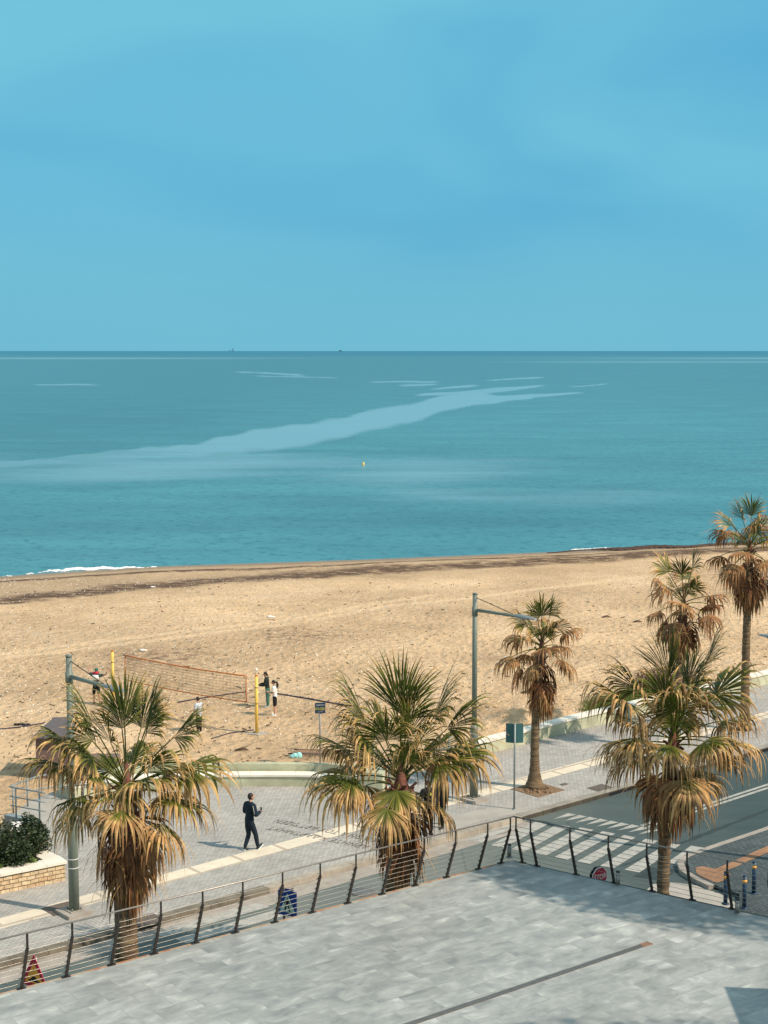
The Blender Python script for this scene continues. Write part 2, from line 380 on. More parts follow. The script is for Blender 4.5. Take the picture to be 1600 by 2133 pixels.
# sand
t = NT('sand'); g = t.pos(); shore = t.attr('shore'); trk = t.attr('track'); ker = t.attr('dark')
base = t.ramp(t.noise(g, 0.13, 6, 0.62), [(0.32, (0.57, 0.385, 0.225)), (0.52, (0.72, 0.495, 0.295)), (0.70, (0.79, 0.56, 0.35))])
mott = t.ramp(t.noise(g, 1.6, 8, 0.8), [(0.28, 0.70), (0.47, 0.97), (0.72, 1.10)])
base = t.mix(1.0, base, mott, 'MULTIPLY')
base = t.mix(1.0, base, t.ramp(t.noise(t.map(g, (0.5, 1.0, 1), (0, 0, -0.3)), 0.09, 4, 0.6), [(0.36, 0.84), (0.62, 1.10)]), 'MULTIPLY')
# scattered darker litter
base = t.mix(1.0, base, t.ramp(t.noise(g, 9.0, 4, 0.75), [(0.34, 0.80), (0.5, 1.0), (0.66, 1.10)]), 'MULTIPLY')
lit = t.noise(g, 4.6, 5, 0.75, 0.6)
base = t.mix(t.ramp(lit, [(0.59, 0.0), (0.70, 0.50)]), base, (0.20, 0.115, 0.065))
# tyre / walking tracks
base = t.mix(t.math('MULTIPLY', trk, 0.60), base, (0.84, 0.60, 0.37))
base = t.mix(t.math('MULTIPLY', ker, t.ramp(t.noise(g, 1.3, 6, 0.75), [(0.42, 0.0), (0.60, 0.85)])), base, (0.16, 0.085, 0.055))
# shell and pebble flecks, denser towards the waterline
vo = t.n('ShaderNodeTexVoronoi'); vo.inputs['Scale'].default_value = 3.6; t.l(t.map(g, (1, 0.55, 1)), vo.inputs['Vector'])
sxc = t.n('ShaderNodeSeparateColor'); t.l(vo.outputs['Color'], sxc.inputs[0])
dens = t.math('ADD', t.ramp(shore, [(0.0, 0.0), (0.06, 0.1), (0.2, 0.35), (0.4, 0.30), (0.6, 0.15), (1.0, 0.07)]), t.math('MULTIPLY', t.attr('belt'), 0.55))
patch = t.math('MULTIPLY', dens, t.ramp(t.noise(g, 0.35, 4, 0.6), [(0.35, 0.35), (0.65, 1.5)]))
pick = t.math('LESS_THAN', sxc.outputs[0], patch)
dot = t.math('LESS_THAN', vo.outputs['Distance'], t.math('MULTIPLY_ADD', sxc.outputs[1], 0.22, 0.10))
fl = t.math('MULTIPLY', pick, dot)
base = t.mix(t.math('MULTIPLY', fl, 0.75), base, t.mix(sxc.outputs[2], (0.42, 0.33, 0.25), (0.82, 0.72, 0.58)))
# wet edge and greyer shingle belt
ss = t.math('ADD', shore, t.math('MULTIPLY_ADD', t.noise(g, 0.18, 4, 0.6), 0.05, -0.025))
base = t.mix(t.ramp(ss, [(0.0, 0.9), (0.035, 0.75), (0.07, 0.25), (0.10, 0.0)]), base, (0.25, 0.185, 0.130))
# two wrack lines of dead seaweed
def band(att, w, amp, sc):
    q = t.math('ADD', t.attr(att), t.math('MULTIPLY_ADD', t.noise(g, sc, 6, 0.7), amp, -amp / 2))
    return t.ramp(t.math('ABSOLUTE', t.math('MULTIPLY', q, 0.1)), [(w * 0.04, 1.0), (w * 0.1, 0.0)])
brk = t.ramp(t.noise(t.map(g, (0.5, 1.3, 1)), 1.2, 6, 0.8), [(0.36, 0.0), (0.50, 1.0)])
wr = t.math('MAXIMUM', t.math('MULTIPLY', band('wrack1', 0.8, 2.2, 0.25), brk), t.math('MULTIPLY', band('wrack2', 2.3, 6.0, 0.2), brk))
wr = t.math('MAXIMUM', wr, t.math('MULTIPLY', band('wrack2', 4.5, 5.0, 0.3), t.math('MULTIPLY', t.ramp(t.noise(g, 0.9, 6, 0.8), [(0.52, 0.0), (0.62, 0.6)]), t.attr('belt'))))
base = t.mix(t.math('MULTIPLY', t.attr('belt'), 0.45), base, (0.33, 0.235, 0.155))
base = t.mix(t.math('MULTIPLY', wr, 0.9), base, (0.085, 0.043, 0.028))
t.set(base, t.ramp(shore, [(0.008, 0.35), (0.03, 0.95)]), 0, 0.25)
foot = t.n('ShaderNodeTexVoronoi', feature='SMOOTH_F1'); foot.inputs['Scale'].default_value = 2.5; foot.inputs['Smoothness'].default_value = 0.5
t.l(t.map(g, (1, 0.8, 1)), foot.inputs['Vector'])
h = t.math('ADD', t.math('MULTIPLY', foot.outputs['Distance'], t.ramp(shore, [(0.25, 0.1), (0.5, 0.8), (0.75, 1.0)])), t.math('MULTIPLY', t.noise(g, 4.5, 5, 0.7), 1.2))
bp = t.bump(h, 1.0, 0.16); M['sand'] = t.m

# sea
t = NT('sea_water'); g = t.pos(); sl = t.attr('slick'); tone = t.attr('tone'); far = t.attr('far'); chop = t.attr('chop')
rip = t.noise(t.map(g, (0.8, 0.75, 1), (0, 0, 0.25)), 1.15, 5, 0.7, 0.3)
rip2 = t.noise(t.map(g, (0.045, 0.11, 1), (0, 0, 0.2)), 1.0, 5, 0.6, 0.4)
sl0 = sl
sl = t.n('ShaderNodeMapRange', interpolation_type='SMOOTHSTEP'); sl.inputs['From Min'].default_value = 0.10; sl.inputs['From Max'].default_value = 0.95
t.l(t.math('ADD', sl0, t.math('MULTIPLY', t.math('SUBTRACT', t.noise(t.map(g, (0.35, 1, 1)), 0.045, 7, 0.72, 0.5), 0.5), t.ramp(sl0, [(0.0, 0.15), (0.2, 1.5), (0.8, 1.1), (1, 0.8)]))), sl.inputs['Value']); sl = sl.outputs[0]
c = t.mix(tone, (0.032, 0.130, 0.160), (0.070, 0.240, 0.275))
c = t.mix(1.0, c, t.ramp(rip2, [(0.3, 0.82), (0.7, 1.16)]), 'MULTIPLY')
c = t.mix(t.math('MULTIPLY', t.ramp(rip, [(0.52, 0.0), (0.64, 1.0)]), t.math('MULTIPLY', t.math('SUBTRACT', 1.0, sl), 0.58)), c, (0.010, 0.085, 0.115))
c = t.mix(t.math('MULTIPLY', sl, 0.55), c, (0.28, 0.38, 0.395)); c = t.mix(chop, c, (0.030, 0.150, 0.225))  # slick base colour lightened to stand in for reflected sky
t.set(c, t.math('MULTIPLY_ADD', sl, -0.18, 0.33), 0, t.math('MULTIPLY_ADD', t.math('MAXIMUM', chop, t.math('MULTIPLY', sl, 0.55)), -0.47, 0.5)); t.p.inputs['IOR'].default_value = 1.33
hgt = t.math('MULTIPLY', t.math('MULTIPLY_ADD', rip, 1.0, t.math('MULTIPLY', rip2, 2.0)), t.math('SUBTRACT', 1.0, t.math('MULTIPLY', sl, 0.95)))
bp = t.bump(hgt, 1.0, 0.28)
t.l(t.math('MULTIPLY', t.math('SUBTRACT', 1.0, far), 0.9), bp.inputs['Strength']); M['sea'] = t.m

# ------------------------------------------------------------------ sea
def smooth(e0, e1, x):
    q = np.clip((x - e0) / (e1 - e0), 0, 1); return q * q * (3 - 2 * q)
SEA_Z = -1.5
rows = np.concatenate([[731.02, 731.3, 731.7, 732.2, 732.8, 733.5, 734.3, 735.2], np.arange(736.2, 1000, 1.6), np.arange(1000, 1262, 3.0)])
cols = np.linspace(-700, 2300, 620)
PX, PY = np.meshgrid(cols, rows)
u = (PX - 800) / F_PX; v = (PY - 1066.5) / F_PX
dy = cP - v * sP; dz = -sP - v * cP; tt = (SEA_Z - CAM_H) / dz
X = u * tt; Y = dy * tt
# calm slicks: shapes that lie on the water
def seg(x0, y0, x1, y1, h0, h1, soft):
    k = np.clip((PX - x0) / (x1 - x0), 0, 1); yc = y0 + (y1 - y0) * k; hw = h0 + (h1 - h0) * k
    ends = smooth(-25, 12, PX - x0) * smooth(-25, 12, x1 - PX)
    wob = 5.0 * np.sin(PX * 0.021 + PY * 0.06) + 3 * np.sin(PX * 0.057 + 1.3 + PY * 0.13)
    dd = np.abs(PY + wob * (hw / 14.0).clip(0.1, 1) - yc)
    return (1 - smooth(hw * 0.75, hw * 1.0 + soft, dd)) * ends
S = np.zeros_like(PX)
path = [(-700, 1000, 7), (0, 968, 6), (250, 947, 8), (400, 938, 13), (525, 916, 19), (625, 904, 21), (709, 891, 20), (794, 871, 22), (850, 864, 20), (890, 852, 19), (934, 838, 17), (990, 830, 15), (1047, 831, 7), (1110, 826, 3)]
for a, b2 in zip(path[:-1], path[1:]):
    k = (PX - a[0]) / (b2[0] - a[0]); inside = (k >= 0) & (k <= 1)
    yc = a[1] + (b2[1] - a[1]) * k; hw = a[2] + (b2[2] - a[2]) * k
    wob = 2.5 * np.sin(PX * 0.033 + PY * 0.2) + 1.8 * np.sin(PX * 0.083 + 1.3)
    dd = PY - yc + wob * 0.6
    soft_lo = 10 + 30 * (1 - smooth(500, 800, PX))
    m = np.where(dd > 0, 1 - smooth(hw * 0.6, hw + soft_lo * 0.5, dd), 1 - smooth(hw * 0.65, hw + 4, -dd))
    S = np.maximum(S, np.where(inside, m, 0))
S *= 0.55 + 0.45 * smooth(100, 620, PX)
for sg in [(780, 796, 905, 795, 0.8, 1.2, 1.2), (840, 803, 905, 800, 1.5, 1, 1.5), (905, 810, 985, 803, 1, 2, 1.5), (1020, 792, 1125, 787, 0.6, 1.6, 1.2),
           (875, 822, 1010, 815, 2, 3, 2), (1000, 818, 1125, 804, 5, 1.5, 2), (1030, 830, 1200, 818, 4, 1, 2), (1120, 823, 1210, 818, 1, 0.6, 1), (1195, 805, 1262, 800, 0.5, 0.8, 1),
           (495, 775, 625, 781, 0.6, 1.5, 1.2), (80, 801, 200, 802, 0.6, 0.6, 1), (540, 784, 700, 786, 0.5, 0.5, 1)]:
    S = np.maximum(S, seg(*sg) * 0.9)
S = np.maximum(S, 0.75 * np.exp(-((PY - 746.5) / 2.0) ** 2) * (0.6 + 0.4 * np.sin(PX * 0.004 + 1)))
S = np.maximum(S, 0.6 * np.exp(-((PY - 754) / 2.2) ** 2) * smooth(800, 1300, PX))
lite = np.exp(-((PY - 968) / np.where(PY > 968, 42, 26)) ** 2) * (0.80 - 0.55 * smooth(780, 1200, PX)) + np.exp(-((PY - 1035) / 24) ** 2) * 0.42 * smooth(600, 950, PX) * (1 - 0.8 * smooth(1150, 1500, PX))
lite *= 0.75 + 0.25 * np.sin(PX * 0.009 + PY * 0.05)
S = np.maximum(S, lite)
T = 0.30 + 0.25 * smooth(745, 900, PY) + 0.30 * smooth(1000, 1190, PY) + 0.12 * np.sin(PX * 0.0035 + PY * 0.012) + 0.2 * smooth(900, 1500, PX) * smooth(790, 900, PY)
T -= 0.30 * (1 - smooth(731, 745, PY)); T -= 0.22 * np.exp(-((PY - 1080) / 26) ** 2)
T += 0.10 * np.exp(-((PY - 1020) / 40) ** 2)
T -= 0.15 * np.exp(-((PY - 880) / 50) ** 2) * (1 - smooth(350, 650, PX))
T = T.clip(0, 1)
FAR = 1 - smooth(735, 1000, PY) * 0.85
CH = (1 - smooth(738, 745, PY)) * 0.85
nr, nc = PX.shape
verts = np.stack([X, Y, np.full_like(X, SEA_Z)], -1).reshape(-1, 3)
idx = np.arange(nr * nc).reshape(nr, nc)
fcs = np.stack([idx[1:, :-1], idx[1:, 1:], idx[:-1, 1:], idx[:-1, :-1]], -1).reshape(-1, 4)
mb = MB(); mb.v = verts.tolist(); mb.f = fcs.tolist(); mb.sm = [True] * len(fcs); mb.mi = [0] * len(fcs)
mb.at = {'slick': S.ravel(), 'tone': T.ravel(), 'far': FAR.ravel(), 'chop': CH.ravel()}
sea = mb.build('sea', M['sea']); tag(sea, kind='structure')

# ------------------------------------------------------------------ sand
sh_pts = [G(*p, SEA_Z) for p in [(-400, 1214), (0, 1201), (300, 1181), (750, 1166), (1150, 1150), (1500, 1134), (1900, 1117)]]
d0 = (sh_pts[0] - sh_pts[1]).normalized(); d1 = (sh_pts[-1] - sh_pts[-2]).normalized()
sh_pts = [sh_pts[0] + d0 * 250] + sh_pts + [sh_pts[-1] + d1 * 250]
def shore_dist(X, Y):
    best = np.full(X.shape, 1e9); sign = np.ones(X.shape)
    for a, b2 in zip(sh_pts[:-1], sh_pts[1:]):
        ex, ey = b2.x - a.x, b2.y - a.y; L2 = ex * ex + ey * ey
        k = np.clip(((X - a.x) * ex + (Y - a.y) * ey) / L2, 0, 1)
        qx, qy = X - (a.x + k * ex), Y - (a.y + k * ey); dd = np.hypot(qx, qy)
        cr = ex * qy - ey * qx
        up = dd < best; best = np.where(up, dd, best); sign = np.where(up, np.where(cr > 0, -1, 1), sign)
    return best * sign          # positive on land
def vnoise(X, Y, s, seed=0):
    r = np.random.RandomState(seed); P = r.rand(256, 256)
    x = X * s + 1000; y = Y * s + 1000; xi = np.floor(x).astype(int); yi = np.floor(y).astype(int); fx = x - xi; fy = y - yi
    fx = fx * fx * (3 - 2 * fx); fy = fy * fy * (3 - 2 * fy)
    g4 = lambda i, j: P[(xi + i) % 256, (yi + j) % 256]
    return (g4(0, 0) * (1 - fx) + g4(1, 0) * fx) * (1 - fy) + (g4(0, 1) * (1 - fx) + g4(1, 1) * fx) * fy - 0.5
def sand_z(X, Y):
    d = shore_dist(X, Y)
    z = -1.5 + np.where(d > 0, 1.12 * (1 - np.exp(-d / 26.0)), d * 0.06)
    z = z + 0.22 * np.exp(-((d - 5.5) / 3.0) ** 2)
    near = smooth(1.5, 10, d)
    return z + near * (vnoise(X, Y, 0.22, 1) * 0.10 + vnoise(X, Y, 0.8, 2) * 0.06 + vnoise(X, Y, 2.0, 3) * 0.05)
ys = np.concatenate([np.arange(20, 48, 2.0), np.arange(48, 90, 0.16), np.arange(90, 150, 0.3), np.arange(150, 260, 6.0)])
xs = np.concatenate([np.arange(-220, -40, 10.0), np.arange(-40, 50, 0.22), np.arange(50, 230, 10.0)])
GX, GY = np.meshgrid(xs, ys); GZ = sand_z(GX, GY); SD = shore_dist(GX, GY)
TR = np.zeros_like(GX)
for pts in ([(0, 1362), (200, 1338), (420, 1310), (560, 1296), (700, 1270), (900, 1236)], [(0, 1372), (200, 1349), (420, 1322), (600, 1300)], [(650, 1290), (800, 1262), (1000, 1240), (1300, 1200), (1600, 1180)]):
    w = [G(*p, -0.7) for p in pts]
    for a, b2 in zip(w[:-1], w[1:]):
        ex, ey = b2.x - a.x, b2.y - a.y; k = np.clip(((GX - a.x) * ex + (GY - a.y) * ey) / (ex * ex + ey * ey), 0, 1)
        dd = np.hypot(GX - a.x - k * ex, GY - a.y - k * ey); TR = np.maximum(TR, 1 - smooth(0.15, 0.75, dd))
GZ -= TR * 0.03
def pl_dist(pp, zz=-1.1):
    w = [G(*p, zz) for p in pp]; best = np.full(GX.shape, 1e9); sg = np.ones(GX.shape)
    for a, b2 in zip(w[:-1], w[1:]):
        ex, ey = b2.x - a.x, b2.y - a.y; k = np.clip(((GX - a.x) * ex + (GY - a.y) * ey) / (ex * ex + ey * ey), 0, 1)
        qx, qy = GX - a.x - k * ex, GY - a.y - k * ey; dd = np.hypot(qx, qy); up = dd < best
        best = np.where(up, dd, best); sg = np.where(up, np.sign(ex * qy - ey * qx), sg)
    return best * sg
WR1 = pl_dist([(-300, 1226), (0, 1213), (300, 1192), (600, 1184), (900, 1167), (1200, 1156), (1480, 1144), (1900, 1128)])
WR2 = pl_dist([(-300, 1284), (0, 1258), (300, 1222), (600, 1201), (800, 1188), (1100, 1171), (1350, 1156), (1480, 1149), (1900, 1133)])
BELT = smooth(-2.5, 2.0, WR2) * smooth(2.0, 5.0, SD) * (1 - 0.8 * smooth(-5, 18, GX))
DK = np.zeros_like(GX)
for (px, py, rx, ry) in [(340, 1365, 3.2, 3.0), (230, 1388, 1.6, 0.9), (1060, 1490, 2.2, 1.2), (1330, 1480, 2.5, 2.2), (620, 1320, 3.0, 2.4), (1080, 1370, 2.0, 1.5), (30, 1610, 1.2, 1.0), (700, 1585, 2.0, 0.8), (1580, 1180, 5, 3)]:
    c0 = G(px, py, -0.5); DK = np.maximum(DK, np.exp(-(((GX - c0.x) / rx) ** 2 + ((GY - c0.y) / ry) ** 2)))
# spoil heaps beside the wall
for (px, py, rr, hh) in [(1062, 1502, 1.1, 0.45), (1160, 1492, 0.9, 0.5), (1095, 1505, 0.8, 0.3)]:
    c0 = G(px, py, -0.4); GZ += hh * np.exp(-(((GX - c0.x) ** 2 + (GY - c0.y) ** 2) / rr ** 2)) * (1 + 0.8 * vnoise(GX, GY, 2.5, 5))
nr, nc = GX.shape; idx = np.arange(nr * nc).reshape(nr, nc)
fcs = np.stack([idx[:-1, :-1], idx[:-1, 1:], idx[1:, 1:], idx[1:, :-1]], -1).reshape(-1, 4)
mb = MB(); mb.v = np.stack([GX, GY, GZ], -1).reshape(-1, 3).tolist(); mb.f = fcs.tolist(); mb.sm = [True] * len(fcs); mb.mi = [0] * len(fcs)
mb.at = {'shore': np.clip(SD / 60.0, 0, 1).ravel(), 'track': TR.ravel(), 'dark': DK.ravel(), 'wrack1': WR1.ravel(), 'wrack2': WR2.ravel(), 'belt': BELT.ravel()}
beach = mb.build('beach_sand', M['sand']); tag(beach, kind='structure')
import bisect
_xs, _ys = xs.tolist(), ys.tolist()
def SZ(x, y):
    i = min(max(bisect.bisect_right(_xs, x) - 1, 0), len(_xs) - 2); j = min(max(bisect.bisect_right(_ys, y) - 1, 0), len(_ys) - 2)
    fx = (x - _xs[i]) / (_xs[i + 1] - _xs[i]); fy = (y - _ys[j]) / (_ys[j + 1] - _ys[j])
    return float((GZ[j, i] * (1 - fx) + GZ[j, i + 1] * fx) * (1 - fy) + (GZ[j + 1, i] * (1 - fx) + GZ[j + 1, i + 1] * fx) * fy)
def GS(px, py):
    p = G(px, py, -0.5)
    for _ in range(4): p = G(px, py, SZ(p.x, p.y))
    return p

# surf
rng = random.Random(5)
mb = MB()
for i in range(2000):
    px = rng.uniform(-30, 325) if i < 1880 else rng.uniform(1190, 1275)
    if i < 1880:
        top = 1199 - 0.055 * px if px < 60 else np.interp(px, [60, 160, 320], [1193, 1183, 1182]); 
        sp = np.interp(px, [0, 90, 160, 240, 320], [1.5, 2.5, 5.0, 3.0, 0.6])
        if rng.random() > np.interp(px, [0, 120, 190, 250, 320], [0.03, 0.14, 0.75, 0.30, 0.04]): continue
        if px < 110 and rng.random() < 0.6: continue
        py = top + sp * rng.random() ** 0.8 + 1.2 * math.sin(px * 0.11)
    else: py = 1146.5 - (px - 1180) * 0.045 + rng.uniform(-0.3, 0.3)
    p = G(px, py, SEA_Z); s_ = rng.uniform(0.03, 0.16) * 1
    mb.ball(p + Vector((0, 0, 0.02)), (s_ * 1.8, s_ * 0.7, s_ * rng.uniform(0.25, 0.7)), 7, 4)
tag(mb.build('surf_foam', M['foam']), 'white foam of a small wave breaking on the shoreline', 'foam', kind='stuff')
# seaweed heaps along the waterline
mb = MB()
for i in range(3200):
    px = rng.uniform(1140, 1640)
    c_ = np.interp(px, [1140, 1270, 1330, 1420, 1500, 1640], [1150, 1143, 1141, 1138, 1134, 1126])
    sz = np.interp(px, [1140, 1230, 1280, 1380, 1450, 1640], [0.1, 0.25, 0.5, 0.55, 0.38, 0.35])
    p = GS(px, c_ + rng.triangular(-1, 4, 1.5) * min(1, sz * 1.6) + 1.2 * math.sin(px * 0.045)); s_ = rng.uniform(0.2, 0.55) * sz
    mb.ball(p + Vector((0, 0, 0.0)), (s_ * 1.6, s_, s_ * 0.55), 7, 4, M=Matrix.Rotation(rng.uniform(0, 3), 3, 'Z'))
tag(mb.build('seaweed_heap', M['seaweed']), 'dark brown heap of dead seaweed banked along the waterline at the right', 'seaweed', kind='stuff')
# small debris on the sand
mb = MB()
for i in range(2000):
    px = rng.uniform(0, 1600); py = rng.uniform(1215, 1600)
    p = GS(px, py); s_ = rng.uniform(0.012, 0.04); a = rng.uniform(0, 3.14)
    L = rng.uniform(0.05, 0.28) if rng.random() < 0.4 else 0.05
    mb.beam(p + Vector((0, 0, s_ / 2)), p + Vector((math.cos(a) * L, math.sin(a) * L * 0.6, s_ / 2 + rng.uniform(0, .05))), s_, s_)
tag(mb.build('beach_litter', M['wood']), 'dark twigs and dry litter scattered over the sand', 'litter', kind='stuff')
mb = MB()
for i in range(4200):
    q = rng.random(); py = 1205 + 330 * q ** 1.6; px = 1600 * rng.random() ** 1.3
    p = GS(px, py); s_ = rng.uniform(0.012, 0.05)
    mb.ball(p, (s_ * 1.3, s_, s_ * 0.6), 6, 3, M=Matrix.Rotation(rng.uniform(0, 3), 3, 'Z'))
tag(mb.build('pale_pebbles', M['coping']), 'pale shells and pebbles strewn across the upper beach', 'pebbles', kind='stuff')

# ------------------------------------------------------------------ road, promenade, kerbs
def g2(pts, z=0.15): return [G(*p, z).xy for p in pts]
KA = G(0, 2009, 0.15); KB = G(1600, 1556, 0.15); KD = (KB - KA).normalized(); KN = Vector((-KD.y, KD.x, 0))
KL = KA - KD * 60; KR = KB + KD * 90
mb = MB(); mb.sheet([(-160, -60), (190, -60), (190, 190), (KR.x + 3, KR.y - 3), (KR.x, KR.y), (KL.x, KL.y), (-160, -12)], 0.0)
tag(mb.build('road', M['asphalt']), kind='structure')
WL = G(1000, 1575, 0.15); WR = G(1600, 1425, 0.15); WD = (WR - WL).normalized(); WRR = WR + WD * 90
arc_px = [(150, 1666), (200, 1655), (260, 1647), (337, 1641), (430, 1639), (520, 1638), (610, 1638), (690, 1640), (750, 1643), (795, 1647)]
prom = [(KL + KN * 0.32).xy, (KR + KN * 0.32).xy, WRR.xy] + g2([(1600, 1425), (1210, 1519), (1127, 1541), (1000, 1575), (940, 1592), (850, 1612), (800, 1640)]) + \
       g2(arc_px[::-1]) + g2([(112, 1688), (98, 1712), (0, 1738)]) + [(-60, 38)]
mb = MB(); mb.prism([tuple(p) for p in prom], -0.9, 0.15); tag(mb.build('promenade', M['paver']), kind='structure')
# kerb (dark stone), dropped and pale beside the crossing
def kpt(px, z=0.15):
    # point on kerb line at image column px
    best = min(((abs((KA + KD * s).x / ((KA + KD * s).y * cP + (CAM_H - z) * sP) * F_PX + 800 - px), s) for s in np.linspace(-60, 120, 3600)))
    return best[1]
def kerb_run(name, s0, s1, mat, z=0.155):
    mb = MB(); n = max(1, int((s1 - s0) / 1.0)); 
    for i in range(n):
        a = KA + KD * (s0 + (s1 - s0) * i / n + 0.006); b2 = KA + KD * (s0 + (s1 - s0) * (i + 1) / n - 0.006)
        mb.prism([a.xy, b2.xy, (b2 + KN * 0.318).xy, (a + KN * 0.318).xy], -0.2, z)
    return tag(mb.build(name, mat), kind='structure')
s600, s1085 = kpt(560), kpt(1090)
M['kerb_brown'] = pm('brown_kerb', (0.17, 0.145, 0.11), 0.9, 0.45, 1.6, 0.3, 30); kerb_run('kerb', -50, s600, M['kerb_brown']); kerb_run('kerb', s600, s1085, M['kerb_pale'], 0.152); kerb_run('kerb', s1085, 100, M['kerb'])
# gutter, pale worn band beside the kerb
mb = MB(); a = KA + KD * -50 - KN * 0.02; b2 = KA + KD * s1085 - KN * 0.02
mb.sheet([(a - KN * 0.75).xy, (b2 - KN * 0.75).xy, b2.xy, a.xy], 0.004); tag(mb.build('gutter', M['concrete']), kind='structure')
# cream strip
SA = G(0, 1924, 0.15); SB = G(1352, 1556, 0.15); SDir = (SB - SA).normalized(); SN = Vector((-SDir.y, SDir.x, 0))
mb = MB(); a = SA - SDir * 40; b2 = SB + SDir * 90
mb.sheet([(a - SN * 0.36).xy, (b2 - SN * 0.36).xy, (b2 + SN * 0.36).xy, (a + SN * 0.36).xy], 0.154); tag(mb.build('paving_strip', M['strip']), kind='structure')
# apron where the people step down to the crossing
mb = MB(); mb.sheet(g2([(905, 1742), (1000, 1712), (1100, 1690), (1090, 1672), (985, 1690), (890, 1712)]), 0.158); tag(mb.build('crossing_apron', M['pale_concrete']), kind='structure')
# crossing stripes
mb = MB()
low = [(976, 1750, 1005, 1757), (1021, 1761, 1050, 1766), (1066, 1769, 1092, 1775), (1109, 1777, 1137, 1783), (1154, 1786, 1181, 1792), (1202, 1795, 1229, 1800), (1250, 1804, 1279, 1809), (1301, 1812, 1332, 1818), (1390, 1797, 1412, 1803)]
up = [(1075, 1706, 1098, 1708), (1116, 1712, 1146, 1715), (1160, 1718, 1188, 1722), (1209, 1724, 1237, 1729), (1255, 1732, 1282, 1737), (1300, 1740, 1324, 1745), (1345, 1748, 1371, 1752), (1392, 1757, 1418, 1760), (1440, 1762, 1470, 1767)]
for a, b2 in zip(low, up): mb.sheet(g2([(a[0], a[1]), (a[2], a[3]), (b2[2], b2[3]), (b2[0], b2[1])], 0), 0.010)
tag(mb.build('crossing_stripes', M['paint']), kind='structure')
mb = MB()
for i in range(9):
    x0, y0 = 1154 + 22 * i, 1706 + 4.0 * i
    mb.sheet(g2([(x0, y0), (x0 + 30, y0 - 12.5), (x0 + 47, y0 - 8.6)], 0), 0.004)
tag(mb.build('give_way_triangles', M['paint']), kind='structure')
mb = MB()
for (a, b2) in (((1336, 1720), (1700, 1601.5)), ((1349, 1723), (1700, 1608.5))):
    p = G(*a); q = G(*b2); n = Vector((-(q - p).normalized().y, (q - p).normalized().x, 0)) * 0.07
    q = q + (q - p) * 2
    mb.sheet([(p - n).xy, (q - n).xy, (q + n).xy, (p + n).xy], 0.004)
for poly in ([(320, 1944), (534, 1881), (563, 1889), (341, 1952)], [(365, 1956), (580, 1894), (610, 1902), (388, 1966)], [(280, 1932), (500, 1868), (527, 1876), (300, 1939)][:0]):
    if poly: mb.sheet(g2(poly, 0), 0.008)
tag(mb.build('road_lines', M['paint']), kind='structure')
# dark repair streak and a patched trench in the asphalt
rgp = random.Random(3); M['patch'] = pm('tar_patch', (0.030, 0.045, 0.046), 0.8, 0.25, 3)
mb = MB(); up_l, lo_l = [], []
for k in range(25):
    x = 1290 + k * 16; y = 1806 - (x - 1290) * 0.385; w_ = (1.2 + 2.6 * math.sin(k / 24 * math.pi)) * rgp.uniform(0.4, 1.3)
    up_l.append(G(x, y - w_, 0)); lo_l.append(G(x, y + w_, 0))
for k in range(24): mb.sheet([up_l[k].xy, up_l[k + 1].xy, lo_l[k + 1].xy, lo_l[k].xy], 0.003 + 0.0005 * (k % 2))
mb.sheet(g2([(1318, 1826), (1352, 1806), (1412, 1811), (1380, 1835)], 0), 0.0035)
tag(mb.build('road_patch', M['patch']), kind='structure')
# right-hand pavement
RP = g2([(1900, 1612), (1600, 1728), (1559, 1742), (1490, 1765), (1437, 1784), (1424, 1797), (1430, 1812), (1450, 1825), (1488, 1843), (1540, 1862), (1540, 1925), (1900, 1990)], 0.12)
mb = MB(); mb.prism([tuple(p) for p in RP], -0.2, 0.12); tag(mb.build('pavement', M['paver_dark']), kind='structure')
mb = MB(); e = [(1900, 1612), (1600, 1728), (1559, 1742), (1490, 1765), (1437, 1784), (1424, 1797), (1430, 1812), (1450, 1825), (1488, 1843)]
for a, b2 in zip(e[:-1], e[1:]):
    p, q = G(*a, 0.12), G(*b2, 0.12); n = Vector((-(q - p).normalized().y, (q - p).normalized().x, 0)) * 0.2
    mb.prism([p.xy, q.xy, (q - n).xy, (p - n).xy], -0.1, 0.126 if e.index(a) % 2 else 0.1275)
tag(mb.build('kerb', M['concrete']), kind='structure')
mb = MB(); mb.sheet(g2([(1448, 1808), (1462, 1805), (1490, 1810), (1525, 1796), (1600, 1762), (1760, 1700), (1760, 1716), (1600, 1776), (1535, 1805), (1506, 1817), (1522, 1822), (1510, 1834), (1492, 1840), (1470, 1830), (1452, 1821)], 0.12), 0.131)
tag(mb.build('tactile_paving', M['tactile']), kind='structure')
mb = MB(); mb.sheet(g2([(1360, 1842), (1402, 1838), (1452, 1845), (1500, 1862), (1540, 1885), (1560, 1930), (1300, 1900)], 0), 0.006); tag(mb.build('pale_apron', M['pale_concrete']), kind='structure')

# lettering set into the promenade
def text_mesh(name, body, size, mat, parent=None, extrude=0.0, align='LEFT'):
    cu = D.curves.new(name, 'FONT'); cu.body = body; cu.size = size; cu.extrude = extrude; cu.align_x = align
    o = D.objects.new(name, cu); COL.objects.link(o)
    dg = bpy.context.evaluated_depsgraph_get(); me = D.meshes.new_from_object(o.evaluated_get(dg)); D.objects.remove(o)
    me.materials.clear(); me.materials.append(mat)
    r = D.objects.new(name, me); COL.objects.link(r)
    if parent: r.parent = parent
    return r
xd = (G(565, 1722, 0.15) - G(772, 1763, 0.15)); ln = xd.length; xd.normalize(); yd = Vector((-xd.y, xd.x, 0))
root = thing('pavement_lettering', 'two lines of dark Greek capitals inlaid upside down across the promenade paving', 'lettering', tuple(G(772, 1763, 0.158)))
Mx = Matrix((xd, yd, Vector((0, 0, 1)))).transposed().to_4x4()
